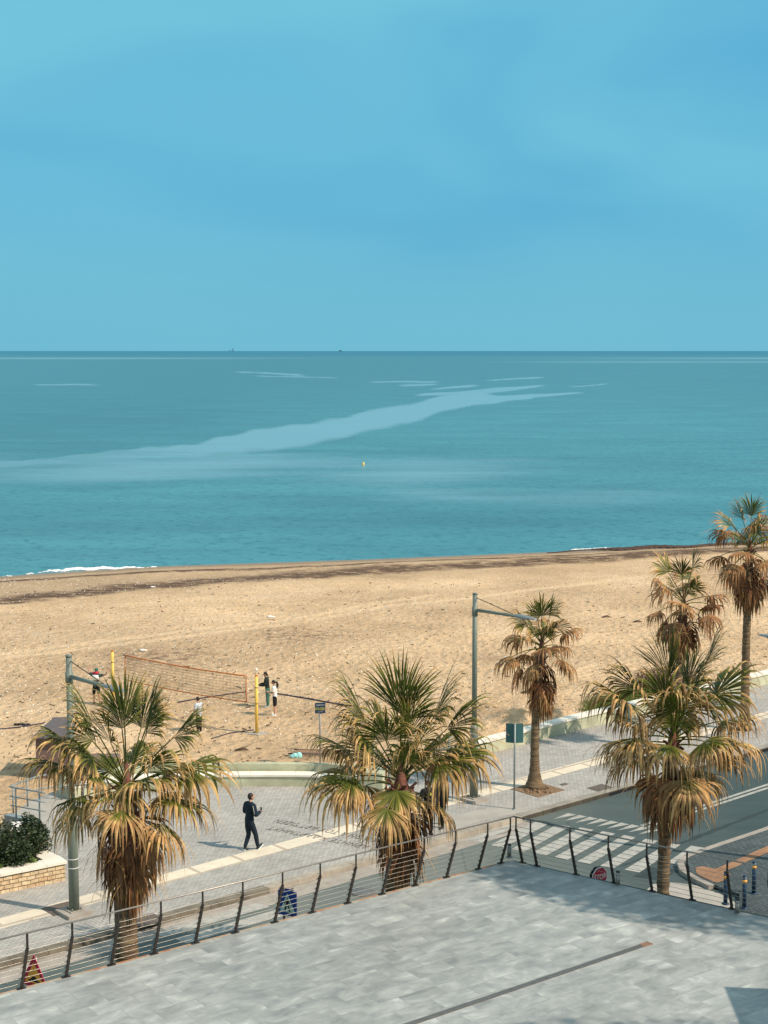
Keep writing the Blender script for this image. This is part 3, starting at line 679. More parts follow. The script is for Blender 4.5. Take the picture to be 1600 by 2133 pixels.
for k, (body, off) in enumerate((("ΑΡΝΗΣΕ Χ ΔΑΡΣΜΗΧΤ", 0.0), ("@ΣΙΚΟΝ & ΤΟΥ ΑΡΤΣΙΖΕΝ", -0.72))):
    tx = text_mesh('letter_line', body, 0.46, M['letter'], root)
    wd = max(v.co.x for v in tx.data.vertices); sc = (ln + 0.5 * k) / wd
    tx.matrix_local = Matrix.Translation(yd * (off - 0.05) + Vector((0, 0, 0.001)) - xd * (0.25 * k)) @ Mx @ Matrix.Diagonal((sc, 1, 1, 1))

# plates in the paving
def plate(px, py, z, w, l, name, label, mat=M['plate'], ang=ROADANG):
    c0 = G(px, py, z); mb = MB(); mb.box(c0 + Vector((0, 0, 0.004)), (l, w, 0.012), rz=ang); mb.box(c0 + Vector((0, 0, 0.008)), (l * 0.86, w * 0.86, 0.012), rz=ang)
    o = mb.build(name, mat, loc=tuple(c0)); return tag(o, label, 'cover', 'square service covers in the promenade')
plate(127, 1893, 0.15, 0.75, 0.85, 'service_cover', 'dark square metal cover beside the nearest lamp post base')
plate(306, 1917, 0.15, 0.7, 0.8, 'service_cover', 'dark square metal cover at the kerb behind the left palm trunk')
plate(1250, 1641, 0.15, 0.55, 0.8, 'service_cover', 'dark square metal cover near the kerb right of the thin palm')
plate(1175, 1640 - 6, 0.15, 0.2, 0.3, 'service_cover', 'tiny dark metal cover in the cream strip beside the thin palm')
c0 = G(755, 1859, 0); mb = MB(); mb.tube([c0 + Vector((0, 0, -0.02)), c0 + Vector((0, 0, 0.012))], 0.36, 24)
for i in range(-5, 6):
    L = math.sqrt(max(0, 0.33 ** 2 - (i * 0.06) ** 2)); mb.box(c0 + Vector((0, i * 0.06, 0.016)), (2 * L, 0.025, 0.012), mi=1)
tag(mb.build('manhole_cover', [M['plate'], M['galv']], loc=tuple(c0)), 'round ribbed iron manhole cover in the road beyond the railing', 'manhole cover')
# kerb inlets
for px, py, lab in ((1300, 1649, 'long dark drain mouth in the kerb behind the right palm'), (1594, 1567, 'short dark drain mouth in the kerb at the right edge')):
    s_ = kpt(px); p = KA + KD * s_ - KN * 0.012; p.z = 0.06; mb = MB(); mb.beam(p - KD * 0.8, p + KD * 0.8, 0.02, 0.09)
    tag(mb.build('kerb_inlet', M['black'], loc=tuple(p)), lab, 'drain inlet', 'drain mouths in the kerb')

# ------------------------------------------------------------------ walls
def strip_wall(line, thick, z0, z1, mb, side=1, mi=0):
    n = len(line); off = []
    for i in range(n):
        d = (line[min(i + 1, n - 1)] - line[max(i - 1, 0)]); d.normalize(); off.append(line[i] + Vector((-d.y, d.x)) * thick * side)
    poly = [tuple(p) for p in line] + [tuple(p) for p in off[::-1]]
    # quads per segment keep it watertight without ngon trouble
    m = []; base = []
    for i in range(n): base += [(line[i].x, line[i].y, z0), (line[i].x, line[i].y, z1), (off[i].x, off[i].y, z1), (off[i].x, off[i].y, z0)]
    fs = []
    for i in range(n - 1):
        a = 4 * i; b2 = a + 4
        q = [(a, b2, b2 + 1, a + 1), (a + 1, b2 + 1, b2 + 2, a + 2), (a + 2, b2 + 2, b2 + 3, a + 3), (a + 3, b2 + 3, b2, a)]
        fs += q
    fs += [(0, 1, 2, 3), (4 * (n - 1) + 3, 4 * (n - 1) + 2, 4 * (n - 1) + 1, 4 * (n - 1))]
    mb.add(base, fs, mi=mi)
# right wall
line = [Vector(p) for p in g2([(985, 1579), (1000, 1575), (1127, 1541), (1210, 1519), (1600, 1425)])] + [WRR.xy]
mb = MB(); base = G(1000, 1575, 0.15)
rw = thing('boundary_wall', 'long low pale green wall with white coping beside the promenade at the right', 'wall', tuple(base))
strip_wall(line, 0.36, -0.9, 0.62, mb); mb.build('wall_body', M['wall_green'], rw)
mb = MB(); line2 = []
for i, p in enumerate(line):
    d = (line[min(i + 1, len(line) - 1)] - line[max(i - 1, 0)]).normalized(); line2.append(p - Vector((-d.y, d.x)) * 0.05)
strip_wall(line2, 0.48, 0.622, 0.70, mb); mb.build('coping', M['coping'], rw)
# curved bench wall
pts = [Vector(p) for p in g2(arc_px)]
fine = []
for i in range(len(pts) - 1):
    for k in range(4):
        q = k / 4; p0 = pts[max(i - 1, 0)]; p1 = pts[i]; p2 = pts[i + 1]; p3 = pts[min(i + 2, len(pts) - 1)]
        fine.append(0.5 * ((2 * p1) + (p2 - p0) * q + (2 * p0 - 5 * p1 + 4 * p2 - p3) * q * q + (3 * p1 - p0 - 3 * p2 + p3) * q ** 3))
fine.append(pts[-1])
bw = thing('curved_bench', 'long curved pale green concrete bench with white seat facing the road', 'bench', (fine[15].x, fine[15].y, 0.15))
bench = fine[:-3]
mb = MB(); strip_wall(bench, 0.60, -0.9, 0.50, mb); mb.build('bench_base', M['wall_green'], bw)
mb = MB(); b2_ = [p for p in bench]; strip_wall([p + Vector((0, -0.04)) for p in bench], 0.52, 0.503, 0.57, mb); mb.build('seat', M['coping'], bw)
def offs(line, dd):
    o = []
    for i in range(len(line)):
        d = (line[min(i + 1, len(line) - 1)] - line[max(i - 1, 0)]).normalized(); o.append(line[i] + Vector((-d.y, d.x)) * dd)
    return o
mb = MB(); strip_wall(offs(bench, 0.605), 0.22, -0.9, 0.80, mb); mb.build('backrest', M['wall_green'], bw)
mb = MB(); e0, e1 = G(752, 1650, 0.15), G(797, 1653, 0.15); dd = (e1 - e0).normalized(); nn_ = Vector((-dd.y, dd.x, 0))
mb.prism([e0.xy, e1.xy, (e1 + nn_ * 0.9).xy, (e0 + nn_ * 0.9).xy], -0.9, 0.86); mb.build('end_block', M['wall_green'], bw)

# ------------------------------------------------------------------ terrace building
TA = G(0, 2068, 3.2); TC = G(1065, 1790, 3.2); TB = G(1600, 1908, 3.2)
TLd = (TA - TC).normalized(); TRd = (TB - TC).normalized(); TA2 = TC + TLd * 40; TB2 = TC + TRd * 30
tb = thing('terrace_building', 'single storey building with the grey tiled roof terrace in the foreground', 'building', (0, 20, 0))
poly = [TC.xy, TA2.xy, (-30, 2), (24, 2), TB2.xy]
def inset(dl):
    # corner polygon pushed inward by dl
    nl = Vector((TLd.y, -TLd.x, 0)); nl = nl if nl.y < 0 else -nl
    nr_ = Vector((TRd.y, -TRd.x, 0)); nr_ = nr_ if nr_.y < 0 else -nr_
    # intersection of offset lines
    a = TC + nl * dl; b2 = TC + nr_ * dl
    det = TLd.x * (-TRd.y) + TRd.x * TLd.y
    rhs = b2 - a; s_ = (rhs.x * (-TRd.y) + TRd.x * rhs.y) / det
    c_ = a + TLd * s_
    return c_, nl, nr_
C_in, NL, NR = inset(0.10)
mb = MB(); mb.prism([tuple(p) for p in (C_in.xy, (C_in + TLd * 40).xy, (-30, 1), (24, 1), (C_in + TRd * 30).xy)], 3.0, 3.2); mb.build('terrace_floor', M['tile'], tb)
C2, _, _ = inset(0.25)
mb = MB(); mb.prism([tuple(p) for p in (C2.xy, (C2 + TLd * 39).xy, (-29, 2), (23, 2), (C2 + TRd * 29).xy)], 0, 2.998); mb.build('wall', M['facade'], tb)
mb = MB()
for i in range(60):
    a = TC + TLd * (i * 0.6); b2 = TC + TLd * (i * 0.6 + 0.595); mb.prism([a.xy, b2.xy, (b2 + NL * 0.098).xy, (a + NL * 0.098).xy], 3.05, 3.19)
t = NT('worn_edge'); g = t.pos(); t.set(t.ramp(t.noise(g, 2.2, 5, 0.7), [(0.40, (0.40, 0.33, 0.25)), (0.52, (0.42, 0.25, 0.14)), (0.62, (0.38, 0.13, 0.06))]), 0.9); M['edge'] = t.m
mb.build('edge_trim', M['edge'], tb)
mb = MB(); a = TC; b2 = TC + TRd * 28; mb.prism([a.xy, b2.xy, (b2 + NR * 0.098).xy, (a + NR * 0.098).xy], 3.02, 3.185)
mb.build('edge_trim', M['dark_steel'], tb)
mb = MB(); a = TC - NR * 0.3; b2 = TC + TRd * 28 - NR * 0.3
mb.prism([a.xy, b2.xy, (b2 + NR * 0.28).xy, (a + NR * 0.28).xy], 2.9, 3.05); mb.build('ledge', M['kerb_pale'], tb)

# drain channel in the terrace
p0, p1 = G(1337, 1970, 3.2), G(830, 2141, 3.2); d = (p1 - p0).normalized(); n = Vector((-d.y, d.x, 0)); L = (p1 - p0).length + 6
dr = thing('drain_channel', 'long dark slotted drain channel running across the grey terrace tiles', 'drain', tuple(p0))
mb = MB(); mb.prism([(p0 - n * 0.075).xy, (p0 + d * L - n * 0.075).xy, (p0 + d * L + n * 0.075).xy, (p0 + n * 0.075).xy], 3.19, 3.204)
mb.build('channel', M['plate'], dr)
mb = MB(); k = 0.02
while k < L:
    a = p0 + d * k; mb.beam(a - n * 0.06 + Vector((0, 0, 0.007)), a + n * 0.06 + Vector((0, 0, 0.007)), 0.014, 0.008); k += 0.035
mb.build('grating', M['galv'], dr)
mb = MB(); mb.prism([(p0 - n * 0.09 - d * 0.26).xy, (p0 - n * 0.09 - d * 0.004).xy, (p0 + n * 0.09 - d * 0.004).xy, (p0 + n * 0.09 - d * 0.26).xy], 3.19, 3.207); mb.build('end_plate', M['rust'], dr)

# ------------------------------------------------------------------ railings
def railing(bases, NI, name, label, ends):
    rt = thing(name, label, 'railing', tuple(bases[0]))
    rh = 1.22
    knee = NI * 0.33
    for i, b0 in enumerate(bases):
        b0 = b0 - NI * 0.10 + NI * 0.16
        mb = MB(); up = Vector((0, 0, 1)); dirr = (bases[-1] - bases[0]).normalized()
        mb.box(b0 + Vector((0, 0, 0.008)), (0.16, 0.10, 0.016), rz=math.atan2(dirr.y, dirr.x))
        mb.beam(b0, b0 + knee + up * 0.93, 0.055, 0.035); mb.beam(b0 + knee + up * 0.90, b0 + knee + up * (rh - 0.02), 0.05, 0.035)
        for q in range(7):
            zz = 0.10 + q * 0.125; c0 = b0 + knee * (zz / 0.93) + up * zz - NI * 0.03
            mb.box(c0, (0.045, 0.03, 0.03), rz=math.atan2(dirr.y, dirr.x))
        mb.build('post', M['dark_steel'], rt)
    up = Vector((0, 0, 1)); far_i = 0 if (bases[0] - TC).length > (bases[-1] - TC).length else -1
    A = inset(0.39)[0]; B = bases[far_i] + NI * 0.39
    mb = MB(); mb.tube([A + up * rh, B + up * rh], 0.019, 8); mb.build('handrail', M['handrail'], rt)
    for q in range(8):
        zz = 0.10 + q * 0.125; kk = knee * min(1, zz / 0.93); mb = MB(); dl = 0.06 + 0.33 * min(1, zz / 0.93) - 0.035
        A = inset(dl)[0]; B = bases[far_i] + NI * dl
        n_ = max(2, len(bases)); pts = []
        for i in range(n_ * 2 + 1):
            f = i / (n_ * 2); pts.append(A.lerp(B, f) + up * (zz - 0.004 * (i % 2)))
        mb.tube(pts, 0.0045, 6); mb.build('cable', M['cable'], rt)
    return rt
Lb = [G(x, y, 3.2) for x, y in [(40, 2055), (134, 2032), (228, 2007), (315, 1983), (400, 1960), (482, 1938), (561, 1915), (637, 1894), (709, 1874), (780, 1855), (846, 1836), (911, 1819), (977, 1802), (1034, 1788)]]
Lb = [TC + TLd * ((b0 - TC).dot(TLd)) + NL * 0.0 for b0 in Lb]
st = (Lb[0] - Lb[1]); Lb = [Lb[0] + st * k for k in (3, 2, 1)] + Lb
Lb[-1] = Lb[-1] + TLd * 0.14
railing(Lb, NL, 'terrace_railing', 'dark steel cable railing along the left edge of the terrace', (Lb[0] - st * 0, C_in + NL * 0.0))
Rb = [G(x, y, 3.2) for x, y in [(1091, 1788), (1131, 1797), (1210, 1816), (1288, 1834), (1366, 1852), (1448, 1871), (1531, 1889)]]
Rb = [TC + TRd * ((b0 - TC).dot(TRd)) for b0 in Rb]; Rb[0] = Rb[0] + TRd * 0.14
st = (Rb[-1] - Rb[-2]); Rb = Rb + [Rb[-1] + st * k for k in (1, 2, 3)]
railing(Rb, NR, 'terrace_railing', 'dark steel cable railing along the right edge of the terrace', (C_in, Rb[-1]))

# low terrace lights
def terrace_light():
    rt = thing('terrace_light', '', 'light', (0, 0, 0))
    mb = MB(); mb.tube([(0, 0, 0), (0, 0, 0.015)], 0.085, 14); mb.build('base_plate', M['galv'], rt, world=False)
    mb = MB(); mb.tube([(0, 0, 0.015), (0, 0, 0.24)], 0.05, 12); mb.build('body', M['handrail'], rt, world=False)
    mb = MB(); mb.tube([(0, 0, 0.24), (0, 0, 0.31)], 0.042, 12); mb.build('lens', M['glass'], rt, world=False)
    mb = MB(); mb.tube([(0, 0, 0.31), (0, 0, 0.34)], 0.05, 12); mb.build('cap', M['dark_steel'], rt, world=False)
    return rt
tl = terrace_light()
for i, (px, py, lab) in enumerate([(1061, 1786, 'short round terrace light at the corner of the two railings'), (1287, 1844, 'short round terrace light by the railing beside the stop sign'), (1536, 1903, 'short round terrace light by the railing near the navy bollards')]):
    o = tl if i == 0 else copy_tree(tl); o.location = G(px, py, 3.2); tag(o, lab, 'light', 'low round lights along the terrace edge')

# ------------------------------------------------------------------ street lamps
def street_lamp():
    rt = thing('street_lamp', '', 'street lamp')
    mb = MB(); mb.box((0, 0, 0.05), (0.75, 0.75, 0.10)); mb.box((0, 0, 0.115), (0.42, 0.42, 0.03)); mb.build('footing', M['concrete'], rt, world=False)
    mb = MB(); mb.tube([(0, 0, 0.1), (0, 0, 2.55), (0, 0, 2.66)], [0.145, 0.135, 0.095], 14); mb.tube([(0, 0, 2.6), (0, 0, 7.15)], [0.092, 0.082], 14)
    mb.tube([(0, 0, 6.42), (0, 0, 6.72)], 0.105, 12); mb.tube([(0, 0, 7.15), (0, 0, 7.2)], 0.09, 12)
    for a in (0.8, 2.4, 3.9, 5.5): mb.tube([(0.19 * math.cos(a), 0.19 * math.sin(a), 0.12), (0.19 * math.cos(a), 0.19 * math.sin(a), 0.2)], 0.022, 6)
    p = mb.build('pole', M['lamp_green'], rt, world=False)
    for z in (1.3, 1.55):
        mb = MB(); mb.tube([(0, 0, z), (0, 0, z + 0.02)], 0.147, 14); mb.build('band', M['band_white'], rt, world=False)
    mb = MB(); mb.tube([(0.05, 0, 6.62), (1.9, 0, 6.66)], [0.055, 0.05], 10); mb.build('arm', M['lamp_green'], rt, world=False)
    mb = MB(); mb.tube([(0.05, 0, 7.05), (1.85, 0, 6.70)], 0.012, 6); mb.build('stay_rod', M['dark_steel'], rt, world=False)
    mb = MB()
    secs = [(1.85, 0.05, 0.05), (1.95, 0.10, 0.07), (2.2, 0.14, 0.085), (2.5, 0.15, 0.07), (2.8, 0.10, 0.035), (2.86, 0.05, 0.015)]
    vs = []; n = 10
    for (x, w, h) in secs:
        for k in range(n):
            a = 2 * math.pi * k / n; zz = math.sin(a) * h; zz = zz if zz > 0 else zz * 0.4
            vs.append((x, math.cos(a) * w, 6.66 + zz))
    fs = [(i * n + k, i * n + (k + 1) % n, (i + 1) * n + (k + 1) % n, (i + 1) * n + k) for i in range(len(secs) - 1) for k in range(n)] + [tuple(range(n)), tuple(range((len(secs) - 1) * n, len(secs) * n))]
    mb.add(vs, fs, True); hd = mb.build('lamp_head', M['galv'], rt, world=False)
    mb = MB(); mb.box((2.3, 0, 6.632), (0.4, 0.2, 0.02)); mb.build('lens', M['glass'], hd, world=False)
    return rt
l1 = street_lamp(); base = G(155, 1903, 0.15); l1.location = base; l1.rotation_euler = (0, 0, math.atan2(-PERP.y, -PERP.x))
tag(l1, 'grey green street lamp with white bands behind the left palm', 'street lamp', 'grey green street lamps along the road')
l2 = copy_tree(l1); l2.location = G(987, 1667, 0.15); tag(l2, 'grey green street lamp whose arm reaches over the thin palm near the middle')
l3 = copy_tree(l1); l3.location = (13.45, 44.65, 0.12); l3.rotation_euler = (0, 0, math.atan2(PERP.y, PERP.x)); tag(l3, 'street lamp at the right edge of which only the dark head shows')

# ------------------------------------------------------------------ palms
def leaf(mb, base, az, el, plen, age, RR, nseg, rng, dryoff=0.0, hang=1.0, roll=None, petr=0.018, bias=0.0):
    az = R(az); el = R(el); bias *= min(1, max(0, (age - 0.12) / 0.3))
    d = Vector((math.cos(el) * math.cos(az), math.cos(el) * math.sin(az), math.sin(el)))
    side = Vector((-math.sin(az), math.cos(az), 0))
    p = Vector(base); pts = [p.copy()]; droop = 0.02 + 0.085 * age
    for k in range(8):
        d = (d + Vector((0, 0, -droop))).normalized(); p = p + d * plen / 8; pts.append(p.copy())
    dry_p = min(1, max(0.12, age * 0.8 + dryoff))
    o = len(mb.v); mb.tube(pts, [petr * (1.3 - 0.6 * i / 8) for i in range(9)], 4, mi=0)
    mb.dry += [dry_p * 0.6 if dry_p < 0.8 else 0.95] * (len(mb.v) - o); mb.rv += [0.4 + rng.random() * 0.3] * (len(mb.v) - o)
    hub = p; a = d; b = side - a * side.dot(a); b.normalize(); nrm = b.cross(a)
    if nrm.z < 0 and age < 0.9: nrm = -nrm
    rl = rng.uniform(-0.45, 0.45) if roll is None else roll
    Mr = Matrix.Rotation(rl, 3, a); b = Mr @ b; nrm = Mr @ nrm
    Th = R(44 + 74 * min(1, age * 2.6)); dth = 2 * Th / nseg
    lr = rng.uniform(-0.12, 0.12)
    for i in range(nseg):
        th = -Th + dth * (i + 0.5); q = abs(th) / Th
        L = RR * (1.10 + 0.06 * min(1, age * 2) - 0.28 * q * q) * rng.uniform(0.76, 1.12)
        cup = 0.18 * (1 - q) - 0.22 * q
        r0 = (a * math.cos(th) + b * math.sin(th) + nrm * (cup + rng.uniform(-0.03, 0.03))).normalized()
        t_ = (-a * math.sin(th) + b * math.cos(th)).normalized()
        sf = rng.uniform(0.50, 0.62) if age > 0.35 else rng.uniform(0.58, 0.72); ns = 11
        g = (0.03 + 0.22 * age + 0.05 * q) * hang * rng.uniform(0.7, 1.35)
        gt = (0.08 + 1.15 * min(1, age * 1.8)) * hang * rng.uniform(0.3, 1.7)
        tw = rng.uniform(-0.9, 0.9)
        dd = r0.copy(); pp = hub.copy(); wf = 2 * sf * L * math.tan(dth / 2) * 1.04
        rvv = min(1, max(0, 0.5 + lr + rng.uniform(-0.35, 0.35))); prev = None; o = len(mb.v)
        ed = 0.84 - 0.72 * age + rng.uniform(-0.12, 0.12) - dryoff * 0.9 - 0.14 * q - bias   # where the strip turns dry
        vs = []; 
        for k in range(ns + 1):
            s_ = k / ns
            if k > 0:
                gg = g * 0.35 if s_ < sf else gt * (0.5 + 1.3 * (s_ - sf))
                dd = (dd + Vector((rng.uniform(-.03, .03), rng.uniform(-.03, .03), -gg))).normalized(); pp = pp + dd * (L / ns)
            if s_ <= sf: w = 2 * s_ * L * math.tan(dth / 2) * 1.04
            else: w = wf * (0.86 - 0.12 * min(1, age * 2)) * (1 - ((s_ - sf) / (1 - sf)) ** 1.1) + 0.0045
            tt_ = t_
            if s_ > sf:
                tt_ = Matrix.Rotation(tw * (s_ - sf) * 2.2, 3, dd) @ t_
            nn = dd.cross(tt_)
            fold = 0.22 * w
            vs += [pp - tt_ * w / 2, pp + nn * fold, pp + tt_ * w / 2]
            dv = 0.0 if s_ < ed - 0.12 else min(1, (s_ - ed + 0.12) / 0.30)
            base_g = 0.08 + 0.22 * age + rng.uniform(-0.05, 0.05)
            val = base_g + (0.63 + bias * 0.45 + rng.uniform(-.07, .08) - base_g) * dv
            if dryoff > 0.5: val = 0.98 - 0.16 * s_ + rng.uniform(-.05, .03)
            elif dryoff > 0.2: val = max(val, 0.74 + 0.16 * rng.random())
            mb.dry += [val] * 3; mb.rv += [rvv] * 3
        fs = []
        for k in range(ns):
            c_ = 3 * k; fs += [(c_, c_ + 1, c_ + 4, c_ + 3), (c_ + 1, c_ + 2, c_ + 5, c_ + 4)]
        mb.add(vs, fs, False)
    # pale threads that hang from the tips
    for k in range(5):
        th = rng.uniform(-Th, Th) * 0.8; pp = hub + (a * math.cos(th) + b * math.sin(th)) * RR * rng.uniform(0.5, 0.8)
        dd = (a * math.cos(th) + b * math.sin(th) + Vector((rng.uniform(-.5, .5), rng.uniform(-.5, .5), rng.uniform(0, 0.6)))).normalized()
        pts = []
        for j in range(7):
            pts.append(pp.copy()); dd = (dd + Vector((rng.uniform(-.1, .1), rng.uniform(-.1, .1), -0.30))).normalized(); pp = pp + dd * 0.085
        o = len(mb.v); mb.tube(pts, 0.0045, 3, cap=False); mb.dry += [0.62] * (len(mb.v) - o); mb.rv += [0.9] * (len(mb.v) - o)

def newmb():
    m = MB(); m.dry = []; m.rv = []; return m
def palm(base, crown, r0, r1, seed, label, RR=0.95, plen=1.1, n_live=24, n_dead=12, custom=(), nseg=38, flare=0.5, flare_h=0.6, live_max=0.8, skirt=(0.3, 0.5), group='fan palms along the seafront', boots=26, bias=0.0, top_el=80, span=88, gap=None):
    rng = random.Random(seed)
    rt = thing('palm_tree', label, 'palm tree', tuple(base), group=group)
    base = Vector(base); crown = Vector(crown); ax = crown - base; H_ = ax.length
    mb = MB(); pts = []; rs = []; n = int(H_ / 0.09)
    bend = Vector((rng.uniform(-.12, .12), rng.uniform(-.1, .1), 0))
    for i in range(n + 1):
        f = i / n; z = f * H_
        r = r0 + (r1 - r0) * f + flare * r0 * math.exp(-z / flare_h)
        r *= 1 + 0.045 * ((i % 3) - 1) + rng.uniform(-.03, .03)
        pts.append(base + ax * f + bend * math.sin(f * math.pi)); rs.append(r)
    mb.tube(pts, rs, 18, jit=0.03, rng=rng); mb.build('trunk', M['trunk'], rt)
    mb = MB()
    for i in range(boots):      # old leaf bases under the crown
        a = i * 2.4; z = -0.75 + 0.85 * i / boots; c0 = crown + Vector((0, 0, z)); dr_ = Vector((math.cos(a), math.sin(a), 0))
        mb.beam(c0 + dr_ * r1 * 0.7, c0 + dr_ * (r1 + 0.13) + Vector((0, 0, 0.17)), 0.10, 0.035)
    mb.tube([crown + Vector((0, 0, -0.8)), crown + Vector((0, 0, -0.1)), crown + Vector((0, 0, 0.2)), crown + Vector((0, 0, 0.7))], [r1 * 1.02, r1 * 0.95, r1 * 0.5, r1 * 0.12], 10)
    mb.build('leaf_bases', M['boot'], rt)
    mb = newmb()
    for c_ in custom: 
        az, el, pl, age, rr = c_[:5]; leaf(mb, crown + Vector((0, 0, 0.15)), az, el, pl, age, rr, nseg, rng, roll=(c_[5] if len(c_) > 5 else None), bias=bias)
    def blocked(az, el): return gap is not None and el < gap[2] and ((az - gap[0]) % 360) < ((gap[1] - gap[0]) % 360)
    for i in range(n_live):
        f = (i + 0.5) / n_live; age = 0.06 + (live_max - 0.06) * f
        az = i * 137.5 + seed * 40 + rng.uniform(-12, 12); el = top_el - span * f + rng.uniform(-8, 8)
        if blocked(az, el): continue
        leaf(mb, crown + Vector((0, 0, 0.25 - 0.35 * f)), az, el, plen * rng.uniform(0.75, 1.1), age, RR * rng.uniform(0.85, 1.08), nseg, rng, bias=bias + rng.uniform(-0.05, 0.12))
    for i in range(4):      # folded young leaves and short inner ones that fill the heart of the crown
        leaf(mb, crown + Vector((0, 0, 0.2)), i * 137.5 + 20, rng.uniform(35, 80), plen * rng.uniform(0.30, 0.55), rng.uniform(0.04, 0.5), RR * rng.uniform(0.6, 0.85), int(nseg * 0.7), rng)
    mb.at = {'dry': mb.dry, 'rv': mb.rv}; mb.build('crown', M['leaf'], rt)
    mb = newmb()
    for i in range(n_dead):
        f = (i + 0.5) / n_dead; az = i * 137.5 + 70 + rng.uniform(-15, 15); el = -25 - 50 * f
        if blocked(az, el): continue
        leaf(mb, crown + Vector((0, 0, -0.15 - skirt[0] * f)), az, el, plen * rng.uniform(0.45, 0.8) * (1 - skirt[1] * 0.3 * f), 0.95, RR * rng.uniform(0.85, 1.1), int(nseg * 0.8), rng, dryoff=0.35 if rng.random() < 0.22 else 0.9, hang=1.3)
    mb.at = {'dry': mb.dry, 'rv': mb.rv}; o = mb.build('dead_skirt', M['leaf'], rt); o['label'] = 'brown dead fronds hanging round the trunk'
    return rt
def palm_at(bx, Y, cpx, cpy, *a, zb=0.15, **k):
    """trunk foot at column bx and distance Y, crown point seen at cpx, cpy"""
    c = AY(cpx, cpy, Y); b = Vector((AY(bx, cpy, Y).x, Y, zb)); return palm(b, c, *a, **k)
palm_at(262, 32.2, 265, 1655, 0.27, 0.22, 3, 'big fan palm at the left with its trunk rising past the terrace railing', RR=0.98, plen=1.15, n_live=14, n_dead=18, bias=0.03, nseg=36, skirt=(0.95, 0.5),
        custom=[(120, 87, 1.45, 0.04, 1.10, 0.0), (5, 74, 1.45, 0.08, 1.1, 0.1), (178, 66, 1.5, 0.14, 1.25, 0.3), (182, 47, 1.45, 0.28, 1.1, 0.2), (184, 33, 1.4, 0.36, 1.2, 0.4), (0, 53, 1.5, 0.16, 1.05, 0.2), (0, 32, 1.35, 0.42, 1.35), (345, 6, 1.1, 0.36, 1.2), (192, 6, 0.95, 0.45, 0.95), (262, 25, 0.6, 0.5, 1.05, 0), (300, 36, 0.9, 0.4, 1.1, 0), (205, 56, 1.1, 0.45, 1.1), (60, 70, 1.3, 0.12, 1.0)])
palm_at(831, 36.2, 835, 1640, 0.30, 0.26, 8, 'big fan palm at the centre half hiding two people in black', RR=1.12, plen=1.3, n_live=12, n_dead=6, bias=0.05, skirt=(0.6, 0.5), nseg=42, gap=(278, 358, 75),
        custom=[(90, 89, 1.65, 0.03, 1.5, 0.0), (30, 84, 1.5, 0.12, 1.3, 0.4), (180, 64, 1.65, 0.12, 1.55, 0.2), (2, 67, 1.7, 0.14, 1.45, -0.2), (3, 55, 1.7, 0.20, 1.4, 0.1), (180, 42, 1.5, 0.34, 1.2, 0.3), (0, 38, 1.45, 0.36, 1.3), (188, 24, 1.15, 0.50, 1.55), (2, 40, 1.0, 0.46, 1.65), (255, -5, 0.4, 0.5, 1.2, 0), (200, 60, 1.4, 0.40, 1.2), (330, 70, 1.1, 0.30, 1.0), (150, 70, 1.3, 0.3, 1.1)])
palm_at(1391, 36.5, 1402, 1552, 0.155, 0.15, 14, 'big fan palm at the right beside the terrace corner with broad green top leaves', RR=1.1, plen=1.15, n_live=13, n_dead=9, skirt=(0.45, 0.4), flare=0.2, nseg=40, bias=0.10, span=100,
        custom=[(180, 85, 1.5, 0.03, 1.35, 0.5), (2, 70, 1.9, 0.05, 1.15, -0.4), (20, 76, 1.35, 0.06, 0.9, 0.3), (180, 60, 1.5, 0.26, 1.15), (183, 50, 1.45, 0.46, 1.5), (0, 55, 1.5, 0.30, 1.3), (0, 34, 1.3, 0.44, 1.2), (272, 68, 0.95, 0.46, 1.25, 0), (342, 20, 1.1, 0.5, 1.35), (202, 24, 1.0, 0.55, 1.35), (255, 20, 0.8, 0.55, 1.2), (60, 50, 1.3, 0.4, 1.2)], boots=14)
b4 = G(1117, 1642, 0.15)
palm_at(1117, b4.y, 1128, 1352, 0.155, 0.13, 21, 'slim fan palm standing on the promenade under the lamp arm', RR=0.82, plen=1.05, n_live=17, n_dead=13, bias=0.28, span=100, skirt=(1.0, 0.5), flare=1.6, flare_h=0.35, nseg=26, live_max=0.95, boots=12)
b5 = G(1408, 1560, 0.15)
palm_at(1408, b5.y, 1424, 1262, 0.155, 0.14, 33, 'slim fan palm rising behind the big right palm', RR=0.90, plen=1.15, n_live=16, n_dead=12, bias=0.34, span=105, skirt=(0.6, 0.3), flare=0.8, nseg=26, live_max=0.95, boots=12)
b6 = G(1560, 1520, 0.15)
palm_at(1560, b6.y, 1562, 1148, 0.17, 0.15, 47, 'tallest slim fan palm at the right edge against the sea', RR=0.95, plen=1.25, n_live=17, n_dead=14, bias=0.34, span=105, skirt=(0.9, 0.4), flare=0.8, nseg=26, live_max=0.95, boots=12)
# earth square round the promenade palm
mb = MB(); c0 = G(1120, 1645, 0.15)
mb.box(c0 + Vector((0, 0, 0.006)), (1.35, 1.35, 0.02), rz=ROADANG)
for i in range(90): mb.ball(c0 + Vector((rng.uniform(-.45, .45), rng.uniform(-.45, .45), 0.02)), rng.uniform(0.02, 0.07), 6, 4)
tag(mb.build('tree_pit', M['sealbrown'], loc=tuple(c0)), 'square pit of reddish earth round the foot of the slim promenade palm', 'tree pit')

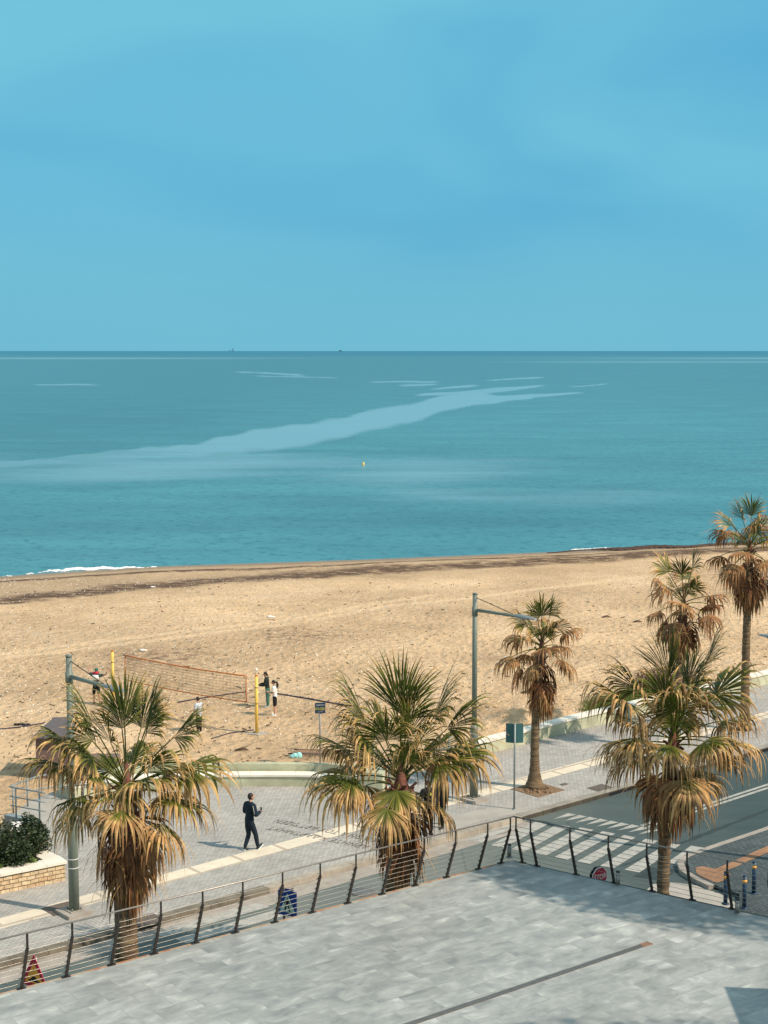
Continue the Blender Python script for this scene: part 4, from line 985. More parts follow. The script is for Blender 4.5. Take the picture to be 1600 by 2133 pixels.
# ------------------------------------------------------------------ things outside the frame that cast the shade seen in it
def shade_tree(name_label, c, semi, ang, n, seed, foot):
    rg = random.Random(seed); rt = thing('broadleaf_tree', name_label, 'tree', tuple(foot)); c = Vector(c); Rz = Matrix.Rotation(ang, 3, 'Z')
    mb = MB(); mb.tube([Vector(foot), Vector((foot[0], foot[1], c.z * 0.5)), c], [0.3, 0.22, 0.1], 10)
    for k in range(14): mb.tube([c - Vector((0, 0, 1.0)), c + Rz @ Vector((rg.uniform(-.8, .8) * semi[0], rg.uniform(-.8, .8) * semi[1], rg.uniform(-.5, .7) * semi[2]))], [0.07, 0.02], 5)
    mb.build('trunk', M['trunk'], rt); mb = MB(); rv = []
    for i in range(n):
        v = Vector((rg.gauss(0, .5), rg.gauss(0, .5), rg.gauss(0, .5)))
        if v.length > 1.25: continue
        p = c + Rz @ Vector((v.x * semi[0], v.y * semi[1], v.z * semi[2])); t1 = Vector((rg.gauss(0, 1), rg.gauss(0, 1), rg.gauss(0, 1))).normalized(); t2 = t1.orthogonal().normalized(); q = rg.uniform(0.07, 0.16)
        mb.add([p - t1 * q, p + t2 * q * .6, p + t1 * q, p - t2 * q * .6], [(0, 1, 2, 3)]); rv += [rg.random()] * 4
    mb.at = {'rv': rv}; mb.build('crown', M['bush'], rt)
shade_tree('tall tree outside the frame that shades the terrace corner', (17.0, 29.0, 15.4), (3.7, 1.35, 1.3), math.atan2(-.58, .81), 7000, 91, (17.6, 29.6, 0))
shade_tree('unseen tall tree added right of the viewpoint to shade the terrace', (17.4, 19.6, 17.2), (4.6, 1.5, 1.4), 0.05, 3600, 92, (17.8, 20.0, 0))  # unseen tree put in to shade the near terrace floor
cn = thing('blocker', 'square awning on posts added outside the frame to shade the terrace floor', 'blocker', (13, 25, 3.2))  # unseen slab on posts, added to cast the square shadow on the terrace
c1 = Vector((6.62 + 0.917 * 4.6, 28.75 - 0.399 * 4.6)); mb = MB()
ed1 = Vector((0.99, -0.10)).normalized(); ed2 = Vector((-0.05, -1)).normalized()
mb.prism([tuple(c1), tuple(c1 + ed1 * 4), tuple(c1 + ed1 * 4 + ed2 * 4), tuple(c1 + ed2 * 4)], 7.55, 7.65); mb.build('shade_slab', M['white'], cn)
for e1_, e2_ in ((3.8, 0.2), (3.8, 3.8), (0.2, 3.8)):
    c_ = c1 + ed1 * e1_ + ed2 * e2_; mb = MB(); mb.tube([(c_.x, c_.y, 3.2), (c_.x, c_.y, 7.55)], 0.05, 8); mb.build('post', M['dark_steel'], cn)

# ------------------------------------------------------------------ leaf clouds
def bush(name, label, cat, center, rad, n, size, mats, seed, twigs=20, flat=1.0, group=None, wood=M['wood']):
    rng = random.Random(seed); rt = thing(name, label, cat, tuple(center), group=group); c = Vector(center)
    mb = MB()
    for i in range(twigs):
        a = rng.uniform(0, 6.28); e = rng.uniform(0.3, 1.4); d = Vector((math.cos(a) * math.cos(e), math.sin(a) * math.cos(e), math.sin(e)))
        tip = c + Vector((d.x * rad[0], d.y * rad[1], d.z * rad[2])) * rng.uniform(0.7, 1.02); mid = c.lerp(tip, 0.5) + Vector((rng.uniform(-.06, .06), rng.uniform(-.06, .06), 0.03))
        mb.tube([c, mid, tip], [0.02, 0.012, 0.005], 4)
    mb.build('stem', wood, rt)
    mb = MB(); rv = []; lobes = [(Vector((rng.uniform(-.7, .7), rng.uniform(-.7, .7), rng.uniform(0.1, .75))), rng.uniform(0.25, 0.5)) for _ in range(16)]
    for i in range(n):
        lc, lr = rng.choice(lobes); v = Vector((rng.gauss(0, 1), rng.gauss(0, 1), rng.gauss(0, 1))).normalized() * lr * rng.uniform(0.55, 1.05) + lc
        if v.length > 1.08 or v.z < 0.0: continue
        p = c + Vector((v.x * rad[0], v.y * rad[1], v.z * rad[2]))
        a = rng.uniform(0, 6.28); t1 = Vector((math.cos(a), math.sin(a), rng.uniform(-.5, .9))).normalized(); t2 = t1.cross(Vector((rng.uniform(-1, 1), rng.uniform(-1, 1), rng.uniform(-1, 1)))).normalized()
        s_ = size * rng.uniform(0.6, 1.3); mb.add([p - t1 * s_, p + t2 * s_ * 0.4, p + t1 * s_, p - t2 * s_ * 0.4], [(0, 1, 2, 3)]); rv += [rng.random()] * 4
    mb.at = {'rv': rv}; mb.build('foliage', mats, rt); return rt

# ------------------------------------------------------------------ stone planter
p0 = G(136, 1834, 0.15); pd = (G(0, 1862, 0.15) - p0); pd.z = 0; pd.normalize(); pn = Vector((pd.y, -pd.x, 0)); pn = pn if pn.y > 0 else -pn
pl = thing('stone_planter', 'low planter of honey coloured stone with a white slab top at the left edge', 'planter', tuple(p0))
mb = MB(); th = 0.42; hh = 0.66
def wallseg(a, b2, tk, z0, z1, mb, nv):
    mb.prism([a.xy, b2.xy, (b2 + nv * tk).xy, (a + nv * tk).xy], z0, z1)
far_c = p0 + pn * 2.6
wallseg(p0, p0 + pd * 9, th, 0.15, hh, mb, pn); 
mb.prism([(p0 + pn * th).xy, (p0 + pn * th + pd * th).xy, (far_c + pd * (th + 0.3)).xy, (far_c + pd * 0.3).xy], 0.15, hh)
mb.build('stone_wall', M['stone'], pl)
mb = MB()
q = 0
while q < 9:
    w = rng.uniform(0.55, 0.9); a = p0 - pd * 0.05 + pd * q; b2 = a + pd * (w - 0.008)
    mb.prism([(a - pn * (0.05 + rng.uniform(0, .015))).xy, (b2 - pn * (0.05 + rng.uniform(0, .015))).xy, (b2 + pn * (th + 0.04)).xy, (a + pn * (th + 0.04)).xy], hh + 0.001, hh + 0.08); q += w
a = p0 + pn * (th + 0.045) - pd * 0.05; mb.prism([a.xy, (a + pd * (th + .1)).xy, (far_c + pd * (th + 0.4)).xy, (far_c + pd * 0.25).xy], hh + 0.001, hh + 0.078)
mb.build('slab_top', M['coping'], pl)
mb = MB(); a = p0 + pn * (th + 0.01) + pd * (th + 0.01); mb.prism([a.xy, (a + pd * 8).xy, (a + pd * 8 + pn * 2.6).xy, (a + pn * 2.6 + pd * 0.3).xy], 0.16, hh - 0.08); mb.build('soil', M['sealbrown'], pl)
def inpl(a_, b_, z=0.55): p = p0 + pd * a_ + pn * b_; return (p.x, p.y, z)
bush('dark_shrub', 'round dark green shrub in the stone planter', 'shrub', inpl(1.05, 1.30), (1.22, 1.1, 1.40), 15000, 0.055, M['bush'], 71, 40)
bush('russet_shrub', 'russet leaved shrub at the left edge beside the dark round shrub', 'shrub', inpl(2.5, 1.9), (0.75, 0.7, 1.15), 2600, 0.045, M['redleaf'], 72, 30)
bush('low_plant', 'bright green low plant behind the planter wall at the left edge', 'plant', inpl(2.0, 0.62), (0.5, 0.25, 0.34), 1300, 0.04, M['herb'], 73, 8, group='bright low plants in the planter')
bush('low_plant', 'bright green low plant under the dark round shrub', 'plant', inpl(1.0, 0.62), (0.5, 0.22, 0.34), 1300, 0.04, M['herb'], 74, 8, group='bright low plants in the planter')
# beach-side scrub by the wall
c0 = GS(1345, 1432); bush('dry_scrub', 'tangled russet dry scrub on the sand behind the wall', 'shrub', c0 + Vector((0, 0, -.05)), (1.9, 1.2, 1.0), 5200, 0.045, M['redbush'], 75, 120)
c0 = GS(1420, 1425); bush('dry_scrub', 'smaller russet scrub behind the trunk of the slim palm', 'shrub', c0 + Vector((0, 0, -.05)), (1.2, 1.0, 1.2), 2400, 0.045, M['redbush'], 76, 80)
c0 = GS(1530, 1432); bush('dry_scrub', 'grey green scrub on the sand by the tallest palm', 'shrub', c0 + Vector((0, 0, -.05)), (1.6, 0.8, 0.5), 2600, 0.04, M['bush'], 77, 60)
mb = MB(); rv = []; rg = random.Random(8)
for i in range(9000):
    a = rg.uniform(0, 1); px = 1222 + 150 * rg.random(); py = 1480 - (px - 1222) * 0.30 + rg.gauss(0, 9)
    p = GS(px, py) if i % 9 == 0 else p + Vector((rg.uniform(-.15, .15), rg.uniform(-.2, .2), 0))
    L = rg.uniform(0.08, 0.26); dx, dy_ = rg.uniform(-.08, .08), rg.uniform(-.08, .08); p0_ = Vector((p.x, p.y, p.z - 0.02))
    mb.add([p0_, p0_ + Vector((0.02, 0, 0)), p0_ + Vector((dx, dy_, L))], [(0, 1, 2)]); rv += [rg.random()] * 3
mb.at = {'rv': rv}; tag(mb.build('grass_patch', M['herb']), 'patch of short green grass on the sand behind the wall', 'grass', kind='stuff')

# ------------------------------------------------------------------ ramp, railings and hut
mb = MB(); A_ = g2([(95, 1712), (112, 1688), (150, 1667), (215, 1652), (120, 1645), (60, 1668), (22, 1700), (24, 1716)], 0.15)
cr = thing('access_ramp', 'concrete ramp leading from the promenade down to the beach', 'ramp', tuple(G(60, 1700, 0.15)))
mb.prism([tuple(p) for p in A_], -0.8, 0.135); mb.build('ramp_slab', M['pale_concrete'], cr)
mb = MB(); a = G(23, 1703, 0.15); b2 = G(84, 1716, 0.15); dd = (b2 - a).normalized(); nn_ = Vector((-dd.y, dd.x, 0))
mb.prism([(a - nn_ * 0.3).xy, (b2 - nn_ * 0.3).xy, (b2 - nn_ * 0.05).xy, (a - nn_ * 0.05).xy], -0.5, 0.32); mb.build('side_wall', M['rail_grey'], cr)
def pipe_rail(name, label, post_px, zf, hts, ext, group):
    P = [G(x, y, zf) for x, y in post_px]
    rt = thing(name, label, 'railing', tuple(P[0]), group=group)
    for p in P: mb = MB(); mb.tube([p, p + Vector((0, 0, hts[0]))], 0.028, 8); mb.build('post', M['rail_grey'], rt)
    for h in hts:
        mb = MB(); pts = [p + Vector((0, 0, h)) for p in P]
        pts = [pts[0] + (pts[0] - pts[1]).normalized() * ext] + pts + [pts[-1] + (pts[-1] - pts[-2]).normalized() * ext]
        mb.tube(pts, 0.03 if h == hts[0] else 0.02, 8); mb.build('rail', M['rail_grey'], rt)
    return rt
pipe_rail('ramp_railing', 'blue grey pipe railing on the near side of the beach ramp', [(34, 1703), (83, 1712)], 0.32, (1.0, 0.68, 0.38), 0.25, 'pipe railings beside the ramp')
pipe_rail('ramp_railing', 'blue grey pipe railing on the far side of the beach ramp by the hut', [(28, 1694), (58, 1682), (83, 1672), (129, 1668), (174, 1664), (215, 1660)], 0.1, (0.95, 0.5), 0.15, 'pipe railings beside the ramp')
# white board lying by the shrub
mb = MB(); bc = G(52, 1724, 0.9); mb.box(bc, (0.85, 0.5, 0.03), rot=Matrix.Rotation(0.1, 3, 'Z') @ Matrix.Rotation(0.5, 3, 'X'))
mb.tube([(bc.x - .3, bc.y + .1, 0.15), (bc.x - .3, bc.y + .1, bc.z - .02)], 0.03, 8); mb.tube([(bc.x + .3, bc.y + .1, 0.15), (bc.x + .3, bc.y + .1, bc.z - .02)], 0.03, 8)
tag(mb.build('info_board', M['white'], loc=(bc.x, bc.y, 0.15)), 'white tilted information board behind the dark round shrub', 'board')
# hut
h0 = GS(76, 1622); hz = SZ(h0.x, h0.y); hx, hy = h0.x, h0.y
ht = thing('beach_hut', 'brown lifeguard hut with a dark sloping roof behind the left palm', 'hut', (hx, hy, hz))
wx, wy, hgt = 1.15, 1.5, 1.55
mb = MB(); mb.box((hx + wx / 2, hy + wy / 2, hz + hgt / 2), (wx, wy, hgt))
mb.box((hx + wx + 0.93, hy + 0.5, hz + 0.35), (1.84, 1.0, 0.7)); mb.build('wall', M['hut'], ht)
mb = MB(); e = 0.12; zt_ = hz + hgt
rr_ = [(hx - e, hy - .2, zt_ + .0), (hx + wx + e, hy - .2, zt_ + .0), (hx + wx - 0.05, hy + wy * 0.8, zt_ + .45), (hx + 0.45, hy + wy * 0.8, zt_ + .45)]
mb.add([(x, y, z + .02) for x, y, z in rr_] + [(x, y, z + .07) for x, y, z in rr_], [(0, 3, 2, 1), (4, 5, 6, 7), (0, 1, 5, 4), (1, 2, 6, 5), (2, 3, 7, 6), (3, 0, 4, 7)])
mb.add([(hx - e, hy - .2, zt_ + .02), (hx + .45, hy + wy * .8, zt_ + .47), (hx - e, hy + wy + .15, zt_ + .02)], [(0, 1, 2)]); mb.add([(hx + wx + e, hy - .2, zt_ + .02), (hx + wx + e, hy + wy + .15, zt_ + .02), (hx + wx - .05, hy + wy * .8, zt_ + .47)], [(0, 1, 2)])
mb.build('roof', M['hut_roof'], ht)
mb = MB()
for k in range(7): mb.box((hx + wx + 0.15 + k * 0.27, hy - 0.012, hz + 0.35), (0.02, 0.03, 0.64))
mb.build('batten', M['hut_roof'], ht)

# ------------------------------------------------------------------ volleyball court
def vpost(px, py, hgt, label):
    p = GS(px, py); rt = thing('net_post', label, 'post', tuple(p), group='padded yellow volleyball posts')
    mb = MB(); mb.tube([p, p + Vector((0, 0, hgt))], 0.07, 12); mb.build('padding', M['yellow'], rt)
    mb = MB(); mb.tube([p + Vector((0, 0, hgt)), p + Vector((0, 0, hgt + .06))], 0.06, 10); mb.build('cap', M['orange_tape'], rt)
    for z in (hgt * 0.52, hgt * 0.80): mb = MB(); mb.tube([p + Vector((0, 0, z)), p + Vector((0, 0, z + .03))], 0.074, 12); mb.build('strap', M['rope'], rt)
    return p
nA = vpost(535, 1528, 2.45, 'yellow padded volleyball post nearer the bench'); nB = vpost(236, 1468, 2.45, 'yellow padded volleyball post beyond the left palm')
mb = MB(); mb.prism([(nA.x - .42, nA.y - .12), (nA.x + .1, nA.y - .3), (nA.x + .55, nA.y - .02), (nA.x + .2, nA.y + .2), (nA.x - .25, nA.y + .15)], nA.z - .05, nA.z + .025); tag(mb.build('post_base', M['pale_concrete'], loc=tuple(nA)), 'pale plate half buried round the foot of the nearer yellow post', 'base plate')
dn = (nB - nA); dn.z = 0; Ln = dn.length; dn.normalize()
nA0 = nA.copy(); nA0.z = nA.z; 
e0 = AY(511, 1415, 0); 
def onnet(f, z): 
    p = nA + dn * (Ln * f); p.z = nA.z + z; return p
vn = thing('volleyball_net', 'beach volleyball net with orange tape strung between the yellow posts', 'net', tuple(onnet(0.5, 0)))
f0, f1 = 0.065, 0.905; zt, zb = 2.42, 1.30
def sagp(f, z): return onnet(f, z - 0.10 * 4 * f * (1 - f))
N_ = 12
for z, r_ in ((zt, 0.028), (zb, 0.022)):
    mb = MB(); mb.tube([sagp(f0 + (f1 - f0) * i / N_, z) for i in range(N_ + 1)], r_, 6); mb.build('tape', M['orange_tape'], vn)
for f in (f0, f1): mb = MB(); mb.tube([sagp(f, zt), sagp(f + 0.002, (zt + zb) / 2), sagp(f, zb)], 0.022, 6); mb.build('tape', M['orange_tape'], vn)
mb = MB()
for i in range(1, 90): f = f0 + (f1 - f0) * i / 90; mb.tube([sagp(f, zt), sagp(f, zb)], 0.007, 3, cap=False)
for j in range(1, 9): mb.tube([sagp(f0 + (f1 - f0) * i / N_, zb + (zt - zb) * j / 9) for i in range(N_ + 1)], 0.007, 3, cap=False)
mb.build('mesh', M['net'], vn)
for (fa, za, fb, zz) in ((f0, zt, 0.005, 1.9), (f0, zb, 0.005, 1.25), (f1, zt, 0.995, 2.2), (f1, zb, 0.995, 1.3)):
    mb = MB(); mb.tube([sagp(fa, za), onnet(fb, zz)], 0.008, 4); mb.build('guy_rope', M['rope'], vn)
def rope(pxs, label, r=0.03):
    mb = MB(); pts = []
    for (x0, y0), (x1, y1) in zip(pxs[:-1], pxs[1:]):
        for k in range(12): p = GS(x0 + (x1 - x0) * k / 12, y0 + (y1 - y0) * k / 12); p.z += 0.03; pts.append(p)
    mb.tube(pts, r, 6); tag(mb.build('court_line', M['rope'], loc=tuple(pts[0])), label, 'court line', 'dark court lines laid on the sand')
rope([(577, 1446), (640, 1456), (700, 1467), (760, 1474)], 'dark tape line running right from the girl in white', 0.035)
rope([(370, 1464), (440, 1452), (520, 1441)], 'dark tape line under the net behind the boy', 0.03)
rope([(440, 1540), (480, 1528), (533, 1521)], 'dark tape line leading to the foot of the nearer yellow post', 0.022)
rope([(0, 1520), (40, 1516), (100, 1506)], 'dark tape line at the left edge behind the hut', 0.03)
mb = MB(); p = GS(37, 1512)
for k in range(5): mb.ball(p + Vector((0.14 * k - .1, rng.uniform(-.1, .1), 0.06)), (0.1, 0.06, 0.05), 8, 5)
tag(mb.build('sandals', M['black'], loc=tuple(p)), 'small black heap of shoes beside the dark line at the left edge', 'shoes')
# ball in the air and ground things
bp_ = AY(534, 1395, 66.5); mb = MB(); mb.ball(bp_, 0.075, 12, 8); tag(mb.build('volleyball', M['coping'], loc=tuple(bp_)), 'pale ball in the air above the nearer net post', 'ball')
p = GS(618, 1577); ex = (GS(690, 1574) - p); ey = GS(640, 1567) - GS(634, 1576)
rk = thing('lying_rack', 'rusty slatted rack lying on the sand in front of the signpost', 'rack', tuple(p))
mb = MB(); a = GS(600, 1576); b2 = GS(698, 1577); c_ = GS(612, 1567); d_ = GS(700, 1569)
for z, (s0, s1) in ((0.12, (a, b2)), (0.12, (c_, d_))): mb.tube([s0 + Vector((0, 0, z)), s1 + Vector((0, 0, z))], 0.025, 5)
mb.build('frame', M['rope'], rk); mb = MB()
for k in range(17): f = (k + .5) / 17; mb.beam(a.lerp(b2, f) + Vector((0, 0, .13)), c_.lerp(d_, f) + Vector((0.2, 0, .13)), 0.03, 0.02)
mb.build('slat', M['rust'], rk)
mb = MB(); p = GS(617, 1577); 
for k in range(4): mb.ball(p + Vector((0.08 * k - .12, -0.12, 0.06 + .03 * (k % 2))), (0.13, 0.10, 0.09 + .02 * k), 8, 5)
tag(mb.build('cloth', M['cyan'], loc=tuple(p)), 'crumpled pale cyan cloth beside the rusty rack', 'cloth')
for px, py, lab, s_ in ((562, 1286, 'white scrap lying alone on the middle of the beach', 0.22), (296, 1356, 'grey white scrap on the sand above the net', 0.18), (317, 1224, 'small white scrap on the upper wrack line', 0.15)):
    p = GS(px, py); mb = MB(); mb.ball(p + Vector((0, 0, .05)), (s_, s_ * .6, .07), 7, 4); mb.ball(p + Vector((s_, .03, .03)), (s_ * .6, s_ * .4, .05), 7, 4)
    tag(mb.build('scrap', M['white'], loc=tuple(p)), lab, 'scrap', 'pale scraps on the sand')
for px, py, lab in ((1329, 1297, 'dark log lying on the sand left of the tall palms'), (1264, 1287, 'thin pale driftwood branch on the sand beyond the slim palm'), (265, 1574 - 10, 'curled dark branch'), (1098, 1445, 'thin branch on the sand beyond the green wall'), (505, 1565, 'curled dark branch on the sand in front of the bench')):
    if px == 265: continue
    p = GS(px, py); mb = MB(); mb.tube([p + Vector((-.3, 0, .04)), p + Vector((0, .1, .10)), p + Vector((.25, 0, .05))], [0.03, 0.06, 0.02], 6); mb.tube([p + Vector((0, .1, .1)), p + Vector((.3, .35, .2))], [0.025, 0.01], 5)
    tag(mb.build('driftwood', M['wood'], loc=tuple(p)), lab, 'driftwood', 'driftwood on the sand')

# ------------------------------------------------------------------ signs
def frame_axes(nv):
    nv = Vector(nv).normalized(); up = Vector((0, 0, 1)); x = up.cross(nv).normalized(); return x, up, nv      # x to the right seen from the front
def panel(parent, name, outline, c, nv, thick, mat, off=0.0):
    x, y, n = frame_axes(nv); mb = MB(); m = len(outline)
    f = [c + x * p[0] + y * p[1] + n * (off + thick) for p in outline]; b = [c + x * p[0] + y * p[1] + n * off for p in outline]
    mb.add(f + b, [tuple(range(m)), tuple(range(2 * m - 1, m - 1, -1))] + [(i, i + m, (i + 1) % m + m, (i + 1) % m) for i in range(m)])
    return mb.build(name, mat, parent)
def sign_text(parent, body, size, mat, c, nv, dx, dy_, off, sx=1.0):
    x, y, n = frame_axes(nv); t_ = text_mesh('lettering', body, size, mat, parent, 0.002, 'CENTER')
    m4 = Matrix((x, y, n)).transposed().to_4x4(); loc = c + x * dx + y * dy_ + n * off - Vector(parent.location)
    t_.matrix_local = Matrix.Translation(loc) @ m4 @ Matrix.Diagonal((sx, 1, 1, 1)); return t_
def rp(n, r, a0=0): return [(r * math.cos(a0 + 2 * math.pi * i / n), r * math.sin(a0 + 2 * math.pi * i / n)) for i in range(n)]
# bump warning triangle
nv = Vector((-0.52, -0.85, 0)).normalized(); top = AY(71, 1985, 30.6)
c = top + Vector((0, 0, -0.50)); ws = thing('warning_sign', 'red rimmed yellow triangular sign with a black bump symbol below the left railing', 'road sign', (c.x, c.y, 0))
mb = MB(); pp = c + Vector(nv) * -0.05; mb.tube([(pp.x, pp.y, 0), (pp.x, pp.y, c.z + 0.40)], 0.03, 8); mb.build('pole', M['galv'], ws)
tri = lambda s: [(-0.5 * s, -0.2887 * s), (0.5 * s, -0.2887 * s), (0, 0.5774 * s)]
panel(ws, 'rim', tri(0.80), c, nv, 0.012, M['red']); fc = panel(ws, 'face', tri(0.52), c, nv, 0.004, M['sign_yellow'], 0.012)
o = panel(ws, 'symbol', [(-0.17, -0.115), (0.17, -0.115), (0.16, -0.085), (0.10, -0.075), (0.055, -0.02), (0.0, 0.005), (-0.055, -0.02), (-0.10, -0.075), (-0.16, -0.085)], c, nv, 0.003, M['black'], 0.016)
# pedestrian sign, two panels
Yp = 35.2; nv = Vector((-0.42, -0.91, 0)); c = AY(599, 1882, Yp)
ps = thing('crossing_sign', 'blue square crossing sign with a walking figure in a pale triangle behind the railing', 'road sign', (c.x, c.y, 0))
x_, y_, n_ = frame_axes(nv)
for s in (-0.13, 0.10):
    mb = MB(); pp = c + x_ * s - n_ * 0.06; mb.tube([(pp.x, pp.y, 0), (pp.x, pp.y, c.z + 0.36)], 0.028, 8); mb.build('pole', M['dark_steel'], ps)
panel(ps, 'plate', [(-.26, -.30), (.24, -.30), (.24, .30), (-.26, .30)], c - n_ * 0.02, nv, 0.012, M['sign_blue'])
panel(ps, 'back_plate', [(-.28, -.28), (.1, -.28), (.1, .31), (-.28, .31)], c - n_ * 0.13, nv, 0.012, M['sign_blue'])
panel(ps, 'triangle', [(-.22, -.22), (.20, -.22), (-.01, .24)], c - n_ * 0.008, nv, 0.003, M['sign_pale'])
fig = [[(0.02, 0.155), (0.0, 0.12), (-0.02, 0.155), (0.0, 0.19)], [(-0.03, 0.11), (-0.045, 0.0), (0.035, 0.0), (0.035, 0.11)], [(-0.045, 0.0), (-0.09, -0.17), (-0.05, -0.17), (0.0, -0.01)], [(0.0, 0.0), (0.045, -0.17), (0.085, -0.17), (0.035, 0.0)], [(-0.03, 0.11), (-0.10, 0.03), (-0.085, 0.01), (-0.03, 0.07)], [(0.03, 0.11), (0.09, 0.0), (0.075, -0.02), (0.03, 0.06)]]
mb = MB()
for q in fig:
    m = len(q); ca = c - n_ * 0.004; mb.add([ca + x_ * (p[0] - .01) + y_ * (p[1] - .03) for p in q], [tuple(range(m))])
mb.build('walking_figure', M['black'], ps)
# stop sign
Ys = 37.2; nv = Vector((0.10, -1, 0)); c = AY(1249, 1826, Ys)
ss = thing('stop_sign', 'red octagonal stop sign just showing above the right terrace edge', 'road sign', (c.x, c.y, 0))
mb = MB(); mb.tube([(c.x, c.y + .06, 0), (c.x, c.y + .06, c.z + .1)], 0.03, 8); mb.build('pole', M['galv'], ss)
nv = Vector((0.55, -0.83, 0))
panel(ss, 'rim', rp(8, 0.26, R(22.5)), c, nv, 0.012, M['white']); panel(ss, 'face', rp(8, 0.235, R(22.5)), c, nv, 0.004, M['red'], 0.012)
sign_text(ss, 'STOP', 0.19, M['white'], c, nv, 0, -0.065, 0.018, 0.85)
c2 = c + Vector((-0.05, 0.12, -0.02)); panel(ss, 'back_plate', rp(8, 0.26, R(22.5)), c2, nv, 0.01, M['black'])
# two green sign backs on a pole
p = G(1071, 1686, 0.15); gs = thing('sign_post', 'pole on the promenade carrying two teal sign plates seen from behind', 'sign', tuple(p))
mb = MB(); mb.tube([p, p + Vector((0, 0, 2.95))], 0.032, 10); mb.tube([p, p + Vector((0, 0, 0.03))], 0.07, 10); mb.build('pole', M['galv'], gs)
cc = p + Vector((0, 0, 2.60))
for nvv, xs_, cx_ in ((Vector((-0.35, -1, 0)), (-0.30, 0.0), 0.0), (Vector((0.22, -1, 0)), (0.0, 0.30), 0.0)):
    panel(gs, 'plate', [(xs_[0], -.33), (xs_[1], -.33), (xs_[1], .33), (xs_[0], .33)], cc + Vector((0, 0.05, 0)), nvv, 0.015, M['sign_back'])
# dark advert sign on the sand
p = GS(667, 1600); p.z = SZ(p.x, p.y); Ya = p.y; c = AY(667, 1475, Ya)
ad = thing('advert_sign', 'dark square advert with yellow letters on a thin pole behind the bench', 'sign', tuple(p))
mb = MB(); mb.tube([p, Vector((p.x, p.y + .03, c.z + 0.15))], 0.03, 8); mb.build('pole', M['galv'], ad)
nv = Vector((0.12, -1, 0)); panel(ad, 'board', [(-.20, -.2), (.20, -.2), (.20, .21), (-.20, .21)], c, nv, 0.015, M['navy'])
sign_text(ad, 'GOLDFY', 0.13, M['lime'], c, nv, -0.02, -0.06, 0.02, 0.75)
sign_text(ad, 'COMPETITION', 0.06, M['white'], c, nv, 0, 0.10, 0.02, 0.8); sign_text(ad, '—————', 0.05, M['white'], c, nv, 0, -0.15, 0.02, 0.8)
# things at the beach opening
p = G(806, 1646, 0.15); kb = thing('beach_shower', 'orange red post with a blue and white panel at the end of the bench', 'post', tuple(p))
mb = MB(); mb.box(p + Vector((-.06, .1, .42)), (0.12, 0.12, 0.85)); mb.box(p + Vector((.1, .1, .04)), (0.45, 0.3, 0.08)); mb.build('post', M['brick_red'], kb)
mb = MB(); mb.box(p + Vector((.10, .1, .5)), (0.08, 0.08, 0.7)); mb.box(p + Vector((.16, .08, .13)), (0.3, 0.26, 0.09)); mb.build('panel', M['white'], kb)
mb = MB(); mb.box(p + Vector((.055, .07, .5)), (0.02, 0.09, 0.62)); mb.build('blue_edge', M['sign_blue'], kb)
pr = pipe_rail('beach_railing', 'dark pipe railing at the beach opening behind the centre palm', [(903, 1588), (935, 1582)], 0.15, (0.85, 0.45), 0.2, None)

# navy bollards
def bollard():
    rt = thing('bollard', '', 'bollard'); mb = MB(); mb.tube([(0, 0, 0), (0, 0, 0.92)], 0.06, 14); mb.tube([(0, 0, 0.92), (0, 0, 0.95)], [0.055, 0.03], 14); mb.tube([(0, 0, 0), (0, 0, 0.02)], 0.11, 14); mb.build('post', M['navy'], rt, world=False)
    mb = MB(); mb.tube([(0, 0, 0.74), (0, 0, 0.82)], 0.067, 14); mb.build('band', M['orange'], rt, world=False); return rt
bo = bollard()
for i, (px, py, lab) in enumerate([(1511, 1883, 'navy bollard with orange band just left of a railing post'), (1550, 1892, 'navy bollard with orange band closest to the railing and the terrace light'), (1570, 1861, 'navy bollard with orange band farthest from the terrace')]):
    o = bo if i == 0 else copy_tree(bo); o.location = G(px, py, 0.12); tag(o, lab, 'bollard', 'navy bollards on the right pavement')

# sea things
p = G(757, 969, SEA_Z); mb = MB(); mb.ball(p + Vector((0, 0, 0.2)), (0.17, 0.17, 0.28), 12, 8); mb.tube([p, p + Vector((0, 0, 0.06))], 0.2, 12)
tag(mb.build('buoy', M['buoy'], loc=tuple(p)), 'small yellow buoy floating alone on the sea', 'buoy')
p = G(709, 731.7, SEA_Z); s_ = p.y / 3200
sp = thing('distant_boat', 'tiny dark boat on the horizon right of centre left', 'boat', tuple(p)); sp['label'] = 'tiny solid dark boat on the horizon'
mb = MB(); mb.prism([(p.x - 3 * s_, p.y), (p.x + 3 * s_, p.y), (p.x + 2.3 * s_, p.y + 2 * s_), (p.x - 2.4 * s_, p.y + 2 * s_)], p.z, p.z + 1.3 * s_); mb.build('hull', M['ship_dark'], sp)
mb = MB(); mb.box((p.x - .5 * s_, p.y + 1 * s_, p.z + 1.8 * s_), (2.4 * s_, 1.2 * s_, 1.0 * s_)); mb.build('cabin', M['ship_dark'], sp)
p = G(485, 731.7, SEA_Z); s_ = p.y / 3200
sp = thing('distant_rig', 'faint grey rig like tower on the horizon at the left', 'rig', tuple(p))
mb = MB(); mb.box((p.x, p.y, p.z + 0.9 * s_), (6 * s_, 3 * s_, 1.0 * s_)); mb.build('deck', M['ship'], sp)
mb = MB(); mb.tube([(p.x - 1.6 * s_, p.y, p.z + 1.4 * s_), (p.x, p.y, p.z + 7 * s_)], .28 * s_, 5); mb.tube([(p.x + 1.6 * s_, p.y, p.z + 1.4 * s_), (p.x, p.y, p.z + 7 * s_)], .28 * s_, 5)
for k in (2.6, 3.8, 5): w_ = 1.6 * (7 - k) / 5.6 * s_; mb.tube([(p.x - w_, p.y, p.z + k * s_), (p.x + w_, p.y, p.z + k * s_)], .2 * s_, 5)
mb.build('derrick', M['ship'], sp)
